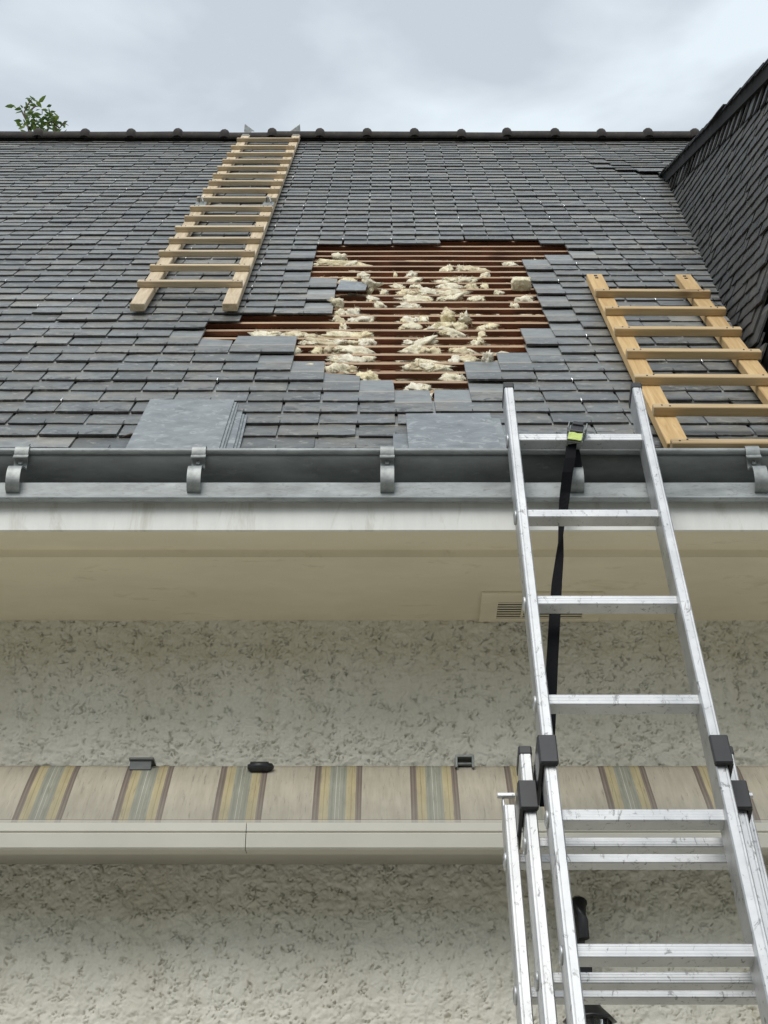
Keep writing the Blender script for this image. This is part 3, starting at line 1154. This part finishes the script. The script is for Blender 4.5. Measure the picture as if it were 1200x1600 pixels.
TUFTS = [(530, 393, 24, 12), (539, 406, 90, 9), (516, 404, 40, 7), (568, 422, 20, 12), (577, 438, 22, 20), (544, 426, 30, 6), (643, 417, 17, 9), (647, 425, 24, 8),
         (618, 425, 8, 7), (622, 435, 24, 6), (649, 435, 22, 6), (632, 444, 30, 7), (658, 444, 24, 8), (638, 453, 26, 6), (675, 452, 44, 11),
         (583, 454, 22, 6), (527, 467, 19, 16), (594, 470, 20, 11), (579, 462, 15, 6), (650, 462, 60, 7), (638, 473, 38, 7), (553, 474, 28, 5),
         (530, 485, 20, 6), (562, 486, 50, 5), (660, 485, 17, 5), (722, 409, 20, 9), (740, 414, 50, 9), (698, 415, 22, 7), (720, 425, 58, 9),
         (759, 425, 18, 6), (702, 434, 48, 7), (737, 433, 22, 9), (704, 443, 42, 8), (737, 442, 22, 8), (759, 443, 13, 7), (704, 452, 62, 8),
         (799, 407, 26, 7), (706, 462, 46, 8), (746, 462, 26, 9), (821, 463, 30, 5), (700, 474, 22, 6), (806, 473, 18, 5),
         (685, 504, 44, 11), (719, 504, 28, 11), (643, 506, 37, 8), (656, 520, 57, 8), (711, 516, 45, 13), (719, 532, 37, 8), (652, 542, 52, 13),
         (680, 543, 22, 11), (730, 544, 40, 9), (671, 557, 60, 13), (713, 557, 22, 8), (671, 571, 70, 10), (653, 587, 48, 9),
         (708, 586, 40, 10), (663, 605, 26, 10), (553, 531, 65, 11), (579, 530, 22, 11), (497, 533, 18, 6), (464, 533, 11, 5), (548, 546, 67, 9),
         (512, 543, 17, 12), (483, 559, 56, 11), (533, 566, 56, 17), (574, 573, 41, 13), (570, 583, 20, 10), (548, 508, 85, 4), (512, 520, 95, 5),
         (570, 520, 22, 6), (537, 496, 14, 5), (579, 496, 12, 4), (531, 484, 20, 6), (640, 496, 26, 4), (660, 496, 16, 4), (690, 497, 40, 5),
         (760, 497, 40, 4), (770, 507, 20, 6), (755, 519, 16, 5), (745, 531, 20, 5), (600, 444, 14, 5), (780, 452, 14, 4), (420, 512, 60, 4), (468, 508, 50, 3)]
wool = MB()
for n_, (px, py, w, h) in enumerate(TUFTS):
    x, s = roof_xy(px, py + h * .25)
    dep = (MR @ Vector((x, s, 0)) - CO).dot(CF)
    wx = w / FPX * dep * 1.05
    ht = h / FPX * dep                               # apparent height: mostly how far it stands out of the roof
    # set between the battens
    kk = round((s - .052 - ROW0 - EXPO / 2) / EXPO)
    sg = ROW0 + .052 + EXPO * (kk + .5)
    tuft(wool, x, sg if ht < .03 else s, wx * 1.0, max(.085, ht * 2.2), n_ + 1, -.009 + ht * .12, max(.019, ht * .95))
# wool pressed into the bays between the rafters
for n_ in range(150):
    x = random.uniform(-.58, .74)
    s = random.uniform(.6, 2.75)
    bay = (x - .012) / .43
    if abs(bay - round(bay)) < .10:
        continue
    k = int(round((s - ROW0) / EXPO))
    if k in MISSING and MISSING[k][0] < x < MISSING[k][1]:
        tuft(wool, x, s, random.uniform(.08, .2), random.uniform(.05, .09), 200 + n_, random.uniform(-.055, -.03), random.uniform(.015, .03))
wool.build('torn_mineral_wool', M_WOOL, None, MR, kind='stuff', label='torn yellowish mineral wool bulging between the bare battens', category='insulation')


def lone_tuft(px, py, w, h, label, seed, name='wool_tuft'):
    x, s = roof_xy(px, py + h * .3)
    dep = (MR @ Vector((x, s, 0)) - CO).dot(CF)
    mb = MB()
    wx, ht = w / FPX * dep, h / FPX * dep
    tuft(mb, 0, 0, wx * 1.15, ht * 1.3, seed, -ht * .12, ht * .62, 1.2)
    mb.build(name, M_WOOL, None, MR @ Matrix.Translation((x, s, ht * .38)), label=label, category='insulation', group='loose lumps of wool on the battens')


lone_tuft(701, 489, 20, 26, 'upright pale wool tuft standing on the battens in mid hole', 501)
lone_tuft(727, 491, 16, 18, 'small pointed wool tuft just right of the upright one', 502)
lone_tuft(762, 551, 17, 22, 'greyish wool tuft at the lower right edge of the hole', 503)
lone_tuft(577, 438, 22, 20, 'wool tuft right beside the slate jutting into the hole', 504)
lone_tuft(527, 467, 20, 18, 'yellowish wool tuft under the slate jutting into the hole', 505)
# the square-cut block
x, s = roof_xy(814, 446)
bm = bmesh.new()
bmesh.ops.create_cube(bm, size=1.0)
bmesh.ops.subdivide_edges(bm, edges=bm.edges[:], cuts=7, use_grid_fill=True)
for v in bm.verts:
    p = v.co.copy()
    r_ = p.normalized() * .56
    p = p.lerp(r_, .30)
    f = 1 + .14 * noise.noise(p * 4 + Vector((9, 2, 5))) + .09 * noise.noise(p * 9)
    v.co = Vector((p.x * f * .072, p.y * f * .06, p.z * f * .046))
me = bpy.data.meshes.new('wool_block')
bm.to_mesh(me)
bm.free()
for p in me.polygons:
    p.use_smooth = True
me.materials.append(M_WOOL)
put(bpy.data.objects.new('wool_block', me), None, MR @ Matrix.Translation((x, s, .022)), label='square-cut yellowish wool block at the right side of the hole', category='insulation')

# ------------------------------------------------------------------ loose slates
def loose_slate(pt_l, pt_r, length, z, label, seed, rough=1.0, tilt=0.0, cut=None, group=None, m=None):
    """tail corners given on the roof plane as (x, s)"""
    g = random.Random(seed)
    w = math.dist(pt_l, pt_r)
    ang = math.atan2(pt_r[1] - pt_l[1], pt_r[0] - pt_l[0])
    v = slate_mesh(w, length, .0042, g, rough, cut)
    me_ = as_mesh(v, 'loose_slate', m or M_FRESH)
    M = MR @ Matrix.Translation(((pt_l[0] + pt_r[0]) / 2, (pt_l[1] + pt_r[1]) / 2, z)) @ Matrix.Rotation(ang, 4, 'Z') @ Matrix.Rotation(tilt, 4, 'X')
    o = put(bpy.data.objects.new('loose_slate', me_), None, M, label=label, category='slate')
    if group:
        o['group'] = group
    return o


GL = 'loose slates stacked above the gutter'
L0 = .535
sb = -.268
loose_slate((-.655, sb), (-.417, sb), .565, .041, 'large blue-grey slate on top of the left stack above the gutter', 11, .7, 0, None, GL)
for i_, (dx, ln, zz) in enumerate(((.006, .556, .0365), (.012, .55, .032), (.030, .495, .0275), (.037, .485, .023), (.044, .49, .0185))):
    loose_slate((-.65 + dx, sb), (-.417 + dx, sb), ln, zz,
                ('second', 'third', 'fourth', 'fifth', 'bottom')[i_] + ' slate of the left stack, its edge showing right', 20 + i_, .7, 0, None, GL)
loose_slate((.066, sb), (.300, sb + .004), .45, .035, 'large blue-grey slate on top of the right stack above the gutter', 31, 1.6, 0, None, GL)
loose_slate((.085, sb), (.318, sb), .42, .030, 'slate second in the right stack, its right edge showing', 32, .7, 0, None, GL)
loose_slate((.10, sb), (.330, sb), .37, .025, 'slate third in the right stack beside the ladder stile', 33, .7, 0, None, GL)
loose_slate((.023, sb), (.225, sb), .31, .020, 'slate at the bottom of the right stack, jutting out left', 34, .7, 0, None, GL)
loose_slate((-.178, 1.82), (-.07, 1.815), .235, .024, 'broken slate jutting alone over the bare battens', 41, .8, -.05, 'right')
# dark twig lying on the slates
mb = MB()
x, s = roof_xy(205, 690)
mb.tube([(x - .02, s - .01, .032), (x, s - .003, .036), (x + .022, s + .012, .033), (x + .035, s + .016, .036)], [.003, .004, .003, .002], 6)
mb.build('twig', M_BARK, None, MR, label='short dark twig lying beside the left slate stack', category='twig')

# ------------------------------------------------------------------ wooden roof ladders
def roof_ladder(x_bot, x_top, width, s0, s1, rungs, st_w, st_t, rg_h, rg_t, z0, mats, label, over, tag_group):
    ang = math.atan2(x_bot - x_top, s1 - s0)
    L = math.hypot(s1 - s0, x_top - x_bot)
    M = MR @ Matrix.Translation((x_bot, s0, z0)) @ Matrix.Rotation(ang, 4, 'Z')
    root = empty('roof_ladder', (0, 0, 0), label, 'ladder', tag_group, mw=M)
    for sx in (0, 1):
        xc = st_w / 2 if sx == 0 else width - st_w / 2
        mb = MB()
        mb.box((xc, L / 2, st_t / 2), (st_w / 2, L / 2, st_t / 2), None, .0022)
        mb.build('stile', mats[0], root, M)
    for r in rungs:
        mb = MB()
        j = random.gauss(0, .004)
        mb.box((width / 2 + j, 0, 0), (width / 2 + over, rg_h / 2, rg_t / 2), None, .0022)
        rung = mb.build('rung', mats[1], root, M @ Matrix.Translation((0, r - s0, st_t + rg_t / 2 + .0005)) @ Matrix.Rotation(random.gauss(0, .006), 4, 'Z'))
        nm = MB()
        for xx in (st_w * .35, st_w * .7, width - st_w * .35, width - st_w * .7):
            nm.box((xx, random.gauss(0, .004), rg_t / 2 + .0008), (.0022, .0022, .001))
        nm.build('nails', M_HOOK, rung, WM[rung])
    return root, M


def s_of(py, lift=.05):
    p = on_plane(600, py, R0 + N * lift, N)
    return (p - R0).dot(E)


# left: long ladder hooked over the ridge, made of two lengths
ZL = .030
r1y = [433.5, 409, 387, 367, 349, 332.5, 317.5, 303.5, 290, 278, 267, 255.5, 244.5, 234, 223, 211.5]
rl1 = [s_of(y + 3, .07) for y in r1y]
lad1, M1 = roof_ladder(-.888, -.915, .375, s_of(473, .045), 6.50, rl1, .052, .028, .030, .024, ZL, (M_PINE, M_PINEX),
                       'long pale wooden roof ladder hooked over the ridge', .004, 'wooden ladders lying on the roof')
for xc in (.026, .349):
    mb = MB()
    top = 6.50 - s_of(473, .045)
    # ridge hook: a bent steel plate from the stile end over the ridge, its pointed tip standing up
    mb.add([(xc - .022, top - .16, .0285), (xc + .022, top - .16, .0285), (xc + .022, top + .05, .0285), (xc - .022, top + .05, .0285),
            (xc - .022, top - .16, .0325), (xc + .022, top - .16, .0325), (xc + .022, top + .05, .0325), (xc - .022, top + .05, .0325)],
           [(3, 2, 1, 0), (4, 5, 6, 7), (0, 1, 5, 4), (2, 3, 7, 6), (0, 4, 7, 3), (1, 2, 6, 5)])
    sg = -1 if xc < .1 else 1
    tip = [(xc - sg * .045, top + .0, .035), (xc + sg * .022, top + .0, .035), (xc + sg * .018, top + .03, .078)]
    mb.add(tip + [(a, b + .004, c_ + .003) for a, b, c_ in tip], [(0, 1, 2), (5, 4, 3), (0, 3, 4, 1), (1, 4, 5, 2), (2, 5, 3, 0)])
    mb.build('ridge_hook', M_GALV, lad1, M1)
    mb = MB()
    ys = s_of(310, .07) - s_of(473, .045)
    mb.box((xc, ys, .031), (.026, .06, .0022), None, .001)
    mb.tube([(xc - .012, ys + .03, .034), (xc - .012, ys + .03, .055), (xc + .004, ys + .01, .058), (xc + .012, ys - .01, .04)], .004, 6)
    mb.build('joint_plate', M_GALV, lad1, M1)

# right: short ladder standing on the gutter beside the dormer
r2y = [446, 473, 504.5, 539, 579, 626, 681]
rl2 = [s_of(y + 4, .08) for y in r2y]
s02 = s_of(686, .055)
lad2, M2 = roof_ladder(.713, .765, .392, s02 - .012, s_of(425, .055), rl2, .058, .030, .034, .026, ZL + .004, (M_PINE2, M_PINE2X),
                       'short yellow wooden roof ladder standing on the gutter beside the dormer', .006, 'wooden ladders lying on the roof')
mb = MB()
for xc in (.03, .362):
    for dy in (.035, .075):
        mb.box((xc, s_of(425, .055) - s02 - dy + .01, .0312), (.006, .006, .002), None, .001)
mb.build('bolts', M_BLACKM, lad2, M2)

# ------------------------------------------------------------------ aluminium ladder
LA = PITCH + math.atan2(1960, FPX)
LD = Vector((0, math.cos(LA), math.sin(LA)))
LN = Vector((0, -math.sin(LA), math.cos(LA)))
P0 = Vector((0, 3.110, 2.224 + CAMZ))
ML = Matrix(((1, 0, 0, P0.x), (0, LD.y, LN.y, P0.y), (0, LD.z, LN.z, P0.z), (0, 0, 0, 1)))
XC, HR = .4755, .296
T_BASE = -(P0.z) / LD.z + .02


def t_of(py, off):
    p = on_plane(600, py, P0 + LN * off, LN)
    return (p - P0).dot(LD)


ladder = empty('extension_ladder', (XC, P0.y + LD.y * T_BASE, 0), 'aluminium three-section extension ladder leaning against the gutter', 'ladder')
rung_prof = []
hr = .0145
for k in range(7):
    z = -hr + .003 + (2 * hr - .006) * k / 6
    rung_prof += [(z - .0013, hr - .0003), (z + .0013, hr + .0003)] if k % 2 else [(z - .0013, hr + .0003), (z + .0013, hr - .0003)]
rung_prof = [(-hr, hr - .002)] + rung_prof + [(hr, hr - .002), (hr, -hr + .002), (hr - .002, -hr), (-hr + .002, -hr), (-hr, -hr + .002)]


def section(half, off, t0, t1, rung_ts, sw, sdp, cap, rs=1.0):
    """half: inner half width; off: distance of the rung axis in front of the first section"""
    sec = empty('ladder_section', (0, 0, 0), parent=ladder, mw=ML @ Matrix.Translation((XC, 0, off)))
    ms = ML @ Matrix.Translation((XC, 0, off))
    for sg in (-1, 1):
        mb = MB()
        a = sg * (half + sw / 2)
        prof = [(-sw / 2, -sdp / 2 + .003), (-sw / 2 + .003, -sdp / 2), (sw / 2 - .003, -sdp / 2), (sw / 2, -sdp / 2 + .003), (sw / 2, sdp / 2 - .003),
                (sw / 2 - .0025, sdp / 2), (sw / 2 - .006, sdp / 2), (sw / 2 - .0066, sdp / 2 - .0009), (sw / 2 - .0074, sdp / 2 - .0009),
                (sw / 2 - .008, sdp / 2), (-sw / 2 + .0025, sdp / 2), (-sw / 2, sdp / 2 - .003)]
        prof = [(p[0] * sg, p[1]) for p in prof]
        n = len(prof)
        vs = [(a + p[0], t0, p[1]) for p in prof] + [(a + p[0], t1, p[1]) for p in prof]
        fs = [(i, (i + 1) % n, n + (i + 1) % n, n + i) for i in range(n)] + [tuple(range(n - 1, -1, -1)), tuple(range(n, 2 * n))]
        mb.add(vs, fs)
        for t in rung_ts:
            Mr = Matrix.Translation((a + sg * sw / 2, t, 0)) @ Matrix.Rotation(sg * math.pi / 2, 4, 'Y')
            mb.lathe([(.0165, 0), (.0175, .002), (.0155, .0045), (.012, .0052), (.011, .003), (.004, .0022), (.0005, .0022)], 14, Mr)
        mb.build('stile', M_ALU, sec, ms)
        if cap:
            MB().box((a, t1 + .008, 0), (sw / 2 + .0015, .012, sdp / 2 + .0015), None, .003).build('end_cap', M_BLACKP, sec, ms)
    for t in rung_ts:
        mb = MB()
        mb.extrude([(p[0] * rs, p[1] * rs) for p in rung_prof], -half - .002, half + .002)
        mb.build('rung', M_ALU, sec, ms @ Matrix.Translation((0, t, 0)))
    return sec, ms


SW, SDP = .0235, .066
ts1 = [-HR * k for k in range(0, 9)]
sec1, MS1 = section(.1495, 0, -HR * 8 - .12, .188, ts1, SW, SDP, True)
o2, o3 = -.071, -.142
t2 = t_of(1178, o2 + .03)
ts2 = [t_of(1315, o2 + .012) - HR * k for k in range(0, 9)]
sec2, MS2 = section(.1865, o2, T_BASE + .02, t2, ts2, SW, SDP, True, .8)
t3 = t_of(1259, o3 + .03)
ts3 = [t_of(1340, o3 + .012) - HR * k for k in range(0, 8)]
sec3, MS3 = section(.2185, o3, T_BASE, t3, ts3, SW, SDP, False, .8)


def clamp(sec, ms, half, ta, tb, name='guide_bracket'):
    for sg in (-1, 1):
        a = sg * (half + SW / 2)
        mb = MB()
        zf = SDP / 2
        mb.box((a + sg * .003, (ta + tb) / 2, zf + .007), (SW / 2 + .006, (tb - ta) / 2, .0055), None, .0025)
        mb.box((a + sg * (SW / 2 + .006), (ta + tb) / 2, -.02), (.004, (tb - ta) / 2, zf + .026), None, .0015)
        mb.box((a - sg * (SW / 2 - .001), (ta + tb) / 2 - .004, zf + .003), (.0022, (tb - ta) / 2 - .006, .005), None, .001)
        mb.build(name, M_BLACKP, sec, ms)


clamp(sec2, MS1, .1495, t_of(1191, .045), t_of(1147, .045))
clamp(sec3, MS2, .1865, t_of(1262, o2 + .045), t_of(1218, o2 + .045))
mb = MB()
for sg in (-1, 1):
    a = sg * (.2185 + SW * .5)
    t_ = t_of(1240, o3 + .03)
    mb.box((a + sg * .004, t_, .024), (.018, .0045, .0045), None, .001)
    mb.box((a + sg * .010, t_ - .016, .010), (.0022, .020, .012), None, .001)
mb.build('stop_pin', M_ALU, sec3, MS3)

# ------------------------------------------------------------------ ratchet strap tied to the top rung
strap = empty('ratchet_strap', (0, 0, 0), 'black ratchet strap with yellow tag hanging from the top ladder rung', 'strap', mw=ML @ Matrix.Translation((.455, 0, 0)))
mb = MB()
cl_pts = []


def lpt(px, py, off):
    p = on_plane(px, py, P0 + LN * off, LN)
    return ML.inverted() @ p


path = [(893, 694, .022, 26, .15), (891, 716, .020, 24, .1), (887, 738, .004, 22, 0), (883, 770, -.03, 21, .15), (880, 800, -.05, 17, .6), (877.5, 822, -.055, 15, 1.05),
        (876, 842, -.06, 15, 1.2), (874, 872, -.06, 18, .8), (870, 910, -.06, 22, .45), (867, 960, -.06, 23, .2), (863, 1030, -.06, 24, 0),
        (860, 1100, -.06, 24, -.1), (857, 1160, -.07, 24, -.1), (853, 1260, -.09, 24, 0)]
path2 = []
for a_, b_ in zip(path[:-1], path[1:]):
    for q in range(4):
        f = q / 4
        path2.append(tuple(u + (v - u) * f for u, v in zip(a_, b_)))
path = path2 + [path[-1]]
vs, fs = [], []
for (px, py, off, w, tw) in path:
    p = lpt(px, py, off)
    hw = .0125
    dx, dz = math.cos(tw) * hw, math.sin(tw) * hw
    ox, oz = -math.sin(tw) * .0009, math.cos(tw) * .0009
    vs += [(p.x - dx - ox, p.y, p.z - dz - oz), (p.x + dx - ox, p.y, p.z + dz - oz), (p.x + dx + ox, p.y, p.z + dz + oz), (p.x - dx + ox, p.y, p.z - dz + oz)]
for q in range(len(path) - 1):
    for e in range(4):
        fs.append((4 * q + e, 4 * q + 4 + e, 4 * q + 4 + (e + 1) % 4, 4 * q + (e + 1) % 4))
mb.add(vs, fs)
mb.build('webbing', M_STRAP, strap, ML)
mb = MB()
# the end looped round the rung
mb.strip([(.006, .019), (.0165, .0172), (.0172, .0), (.0165, -.0175), (-.002, -.018), (-.03, -.012), (-.075, -.012), (-.09, -.016)], .026, .002, None, 0)
mb.build('strap_loop', M_STRAP, strap, ML @ Matrix.Translation((lpt(897, 700, .02).x + .006, 0, 0)))
rp = lpt(899, 684, .03)
RM = ML @ Matrix.Translation((rp.x, rp.y, .026)) @ Matrix.Rotation(-.22, 4, 'Z') @ Matrix.Rotation(-.12, 4, 'X')
mb = MB()
for sg in (-1, 1):
    mb.box((sg * .0165, .006, .004), (.0016, .034, .0105), None, .001)
    mb.box((sg * .0215, .034, .008), (.0014, .016, .012), None, .001)
    for k in range(6):
        a = k * math.pi / 3
        mb.box((sg * .0195, .012 + .011 * math.cos(a), .006 + .011 * math.sin(a)), (.0012, .003, .003))
mb.tube([(-.021, .012, .006), (.021, .012, .006)], .0055, 8)
mb.tube([(-.02, -.024, .006), (.02, -.024, .006)], .0035, 8)
mb.build('ratchet_frame', M_GALV, strap, RM)
mb = MB()
mb.box((0, .030, .0135), (.0155, .014, .003), None, .002)
mb.box((0, .046, .017), (.013, .008, .0035), None, .002)
mb.tube([(-.015, .014, .010), (.015, .014, .010)], .009, 10)
mb.build('ratchet_handle', M_BLACKP, strap, RM)
mb = MB()
vs, fs = [], []
for a in range(6):
    for b_ in range(6):
        vs.append((-.0165 + .033 * a / 5, -.030 + .034 * b_ / 5, .0155 + .003 * noise.noise(Vector((a * .6, b_ * .5, 2)))))
for a in range(5):
    for b_ in range(5):
        fs.append((a * 6 + b_, a * 6 + 6 + b_, a * 6 + 7 + b_, a * 6 + b_ + 1))
mb.add(vs, fs)
mb.add([(x_, y_, z_ - .001) for x_, y_, z_ in vs], [f[::-1] for f in fs])
mb.build('tag', M_TAG, strap, RM, label='bright yellow-green tag on the ratchet')

# ------------------------------------------------------------------ awning
def wpt(py, Y):
    """height of a line at distance Y seen at photo row py"""
    return on_plane(600, py, Vector((0, Y, 0)), Vector((0, 1, 0))).z


AX0, AX1 = -2.2, 1.9
awn = empty('awning', (0, WALL_Y - .1, wpt(1330, 3.36)), 'rolled-up striped awning with beige front bar on the rendered wall', 'awning')
zt, zb = wpt(1196, 3.515), wpt(1288, 3.357)
prof = [(3.53, zt - .03), (3.5265, zt - .008), (3.518, zt)]
for k in range(1, 15):
    f = k / 14
    y = 3.515 + (3.357 - 3.515) * f
    z = zt + (zb - zt) * f
    bul = .004 * math.sin(math.pi * f) ** .8
    nl = math.hypot(zb - zt, 3.357 - 3.515)
    prof.append((y - bul * (zt - zb) / nl, z + bul * (3.515 - 3.357) / nl))
prof += [(3.365, zb - .02)]
XB = (15 - 600) / FPX * 3.54
PER = 157.0 / FPX * 3.54
M_CLOTH = fabric_mat(XB - PER * 10, PER, zb)
mb = MB()
vs, fs = [], []
ns = 120
for k in range(ns + 1):
    x = AX0 + (AX1 - AX0) * k / ns
    for j, (y, z) in enumerate(prof):
        w = .0050 * noise.noise(Vector((x * 2.5, j * .22, 1))) + .0022 * noise.noise(Vector((x * 16, j * .3, 7)))
        vs.append((x, y + w, z + .6 * w))
pn = len(prof)
for k in range(ns):
    for j in range(pn - 1):
        fs.append((k * pn + j, k * pn + j + 1, (k + 1) * pn + j + 1, (k + 1) * pn + j))
mb.add(vs, fs, None, True)
mb.build('awning_cloth', M_CLOTH, awn)
mb = MB()
mb.extrude([(p[0] + .012, p[1] - .014) for p in prof[2:-1]] + [(3.53, zb - .03), (3.535, zt - .05)], AX0 + .01, AX1 - .01, smooth=True)
mb.build('roller_tube', M_BAR, awn)
zbar = wpt(1327, 3.345)
zmid = wpt(1301, 3.347)
XS = (385 - 600) / FPX * 3.53
for (a, b, nm) in ((AX0 - .02, XS - .0008, 0), (XS + .0008, AX1 + .02, 1)):
    mb = MB()
    mb.extrude([(3.352, zb + .002), (3.3445, zb - .001), (3.3435, zmid + .003), (3.347, zmid), (3.3425, zmid - .004), (3.3435, zbar + .004),
                (3.347, zbar), (3.398, zbar + .008), (3.405, zb - .03), (3.375, zb - .01)], a, b)
    mb.build('front_bar', M_BAR, awn)
zk = wpt(1190, 3.50)
# wall brackets showing above the cloth
x = (209 - 600) / FPX * 3.66
mb = MB()
mb.box((x, 3.525, zk + .004), (.030, .035, .003), Matrix.Identity(4), .001)
mb.box((x - .002, 3.497, zk - .010), (.026, .002, .013), None, .001)
mb.build('wall_bracket', M_ZINC, awn)
x = (401 - 600) / FPX * 3.66
mb = MB()
mb.tube([(x - .030, 3.490, zt - .015), (x - .024, 3.490, zt - .015), (x - .0235, 3.490, zt - .015), (x + .020, 3.490, zt - .015), (x + .0205, 3.490, zt - .015), (x + .028, 3.490, zt - .015), (x + .033, 3.490, zt - .015)],
        [.006, .008, .013, .013, .010, .009, .003], 14)
mb.build('cord_fitting', M_BLACKP, awn)
x = (730 - 600) / FPX * 3.66
mb = MB()
mb.box((x, 3.525, zk + .011), (.023, .035, .003), None, .001)
mb.box((x - .020, 3.510, zk - .005), (.003, .02, .014), None, .001)
mb.box((x + .020, 3.510, zk - .005), (.003, .02, .014), None, .001)
mb.box((x, 3.52, zk - .006), (.018, .002, .010), None, .001)
mb.tube([(x - .02, 3.505, zk - .004), (x + .02, 3.505, zk - .004)], .004, 8)
mb.build('wall_bracket', M_GALV, awn)

# ------------------------------------------------------------------ wall lantern behind the ladder
lx = (915 - 600) / FPX * 3.45
lz = wpt(1585, 3.49)
lamp = empty('wall_lantern', (lx, WALL_Y, lz - .15), 'black wall lantern half hidden behind the aluminium ladder', 'lamp')
mb = MB()
mb.box((lx, 3.548, lz + .06), (.028, .010, .10), None, .006)
zt_ = wpt(1404, 3.50)
mb.tube([(lx, 3.545, zt_ - .105), (lx, 3.53, zt_ - .06), (lx, 3.512, zt_ - .02), (lx, 3.495, zt_ - .013), (lx, 3.475, zt_ - .02), (lx, 3.465, zt_ - .06), (lx + .004, 3.465, zt_ - .105)],
        [.014, .018, .020, .019, .019, .016, .013], 12)
mb.build('arm', M_BLACKM, lamp)
LT = Matrix.Translation((lx + .004, 3.462, lz))
mb = MB()
mb.lathe([(.004, .022), (.022, .018), (.030, .006), (.055, -.018), (.060, -.024), (.050, -.026)], 8, LT)
for k in range(8):
    a = math.pi / 4 * k
    mb.tube([LT @ Vector((.046 * math.cos(a), .046 * math.sin(a), -.025)), LT @ Vector((.034 * math.cos(a), .034 * math.sin(a), -.15))], .003, 5)
mb.lathe([(.036, -.148), (.038, -.155), (.02, -.17), (.003, -.185)], 8, LT)
mb.build('lantern_frame', M_BLACKM, lamp)
gm, gt, gb = mat('lantern_glass')
gb.inputs['Base Color'].default_value = (.8, .82, .8, 1)
gb.inputs['Roughness'].default_value = .1
gb.inputs['Transmission Weight'].default_value = .9
MB().lathe([(.043, -.026), (.032, -.149)], 8, LT).build('glass', gm, lamp)

# ------------------------------------------------------------------ tree behind the house
TX, TY = -3.1, 12.6
tree = empty('tree', (TX, TY, 0), 'leafy tree top showing above the ridge at the left', 'tree')
tm = MB()
tm.tube([(TX + .3, TY, -.05), (TX + .2, TY + .1, 4), (TX + .05, TY, 8), (TX, TY, 11), (TX, TY, 13.4)], [.2, .16, .12, .08, .02], 10)
limbs = []
trng = random.Random(12)
for k in range(26):
    a = trng.uniform(0, 6.28)
    z = trng.uniform(6.5, 12.6)
    L = (1.9 - .11 * (z - 6)) * trng.uniform(.6, 1)
    p0 = Vector((TX + .02, TY, z))
    p1 = p0 + Vector((math.cos(a) * L * .6, math.sin(a) * L * .6, L * .35))
    p2 = p0 + Vector((math.cos(a) * L, math.sin(a) * L, L * .75))
    tm.tube([p0, p1, p2], [.04, .025, .008], 6)
    limbs.append((p0, p1, p2))


def far(px, py):
    return on_plane(px, py, Vector((0, TY, 0)), Vector((0, 1, 0)))


base = far(52, 245)
shoots = [[far(52, 240), far(43, 195), far(38, 175), far(44, 163), far(52, 152)], [far(43, 192), far(36, 178), far(30, 166)], [far(48, 172), far(55, 166), far(62, 166)],
          [far(55, 240), far(60, 205), far(68, 193), far(80, 189), (far(90, 190))], [far(80, 189), far(93, 200), far(100, 192), far(107, 196)], [far(56, 220), far(55, 198), far(58, 190)],
          [far(88, 215), far(86, 200), far(92, 196)], [far(20, 235), far(17, 212)], [far(8, 230), far(6, 213)], [far(38, 225), far(38, 205)],
          [far(70, 215), far(76, 198), far(74, 186)]]
for sh in shoots:
    tm.tube(sh, [.010] * (len(sh) - 1) + [.003], 5)
tm.tube([(TX, TY, 12.2), base], [.04, .012], 6)
tm.build('trunk', M_BARK, tree)
lm = MB()


def leaf(p, ln):
    d = Vector((trng.gauss(0, 1), trng.gauss(0, .8), trng.gauss(.1, .7))).normalized()
    u = d.cross(Vector((trng.gauss(0, 1), trng.gauss(0, 1), trng.gauss(0, 1)))).normalized()
    w = ln * .22
    n_ = d.cross(u) * ln * .06
    lm.add([p, p + d * ln * .35 + u * w + n_, p + d * ln * .7 + u * w * .7, p + d * ln, p + d * ln * .7 - u * w * .7, p + d * ln * .35 - u * w + n_],
           [(0, 1, 2, 3), (0, 3, 4, 5)])


for sh in shoots:
    for a, b_ in zip(sh[:-1], sh[1:]):
        L = (b_ - a).length
        for k in range(int(L / .03)):
            p = a.lerp(b_, trng.random()) + Vector((trng.gauss(0, .035), trng.gauss(0, .05), trng.gauss(0, .03)))
            leaf(p, trng.uniform(.07, .13))
for (cx, cy, n_, sp) in ((58, 195, 46, .05), (78, 190, 40, .05), (45, 170, 10, .05), (60, 208, 26, .08)):
    p = far(cx, cy)
    for k in range(n_):
        leaf(p + Vector((trng.gauss(0, sp), trng.gauss(0, .1), trng.gauss(0, sp * .8))), trng.uniform(.05, .10))
for (p0, p1, p2) in limbs:
    for k in range(110):
        f = trng.uniform(.25, 1.05)
        p = p0.lerp(p2, f) + Vector((trng.gauss(0, .25), trng.gauss(0, .25), trng.gauss(-.1, .2)))
        # nothing of the lower crown rises over the ridge line as seen across the roof
        if p.z > 12.3:
            continue
        leaf(p, trng.uniform(.07, .13))
lm.build('crown', M_LEAF, tree)
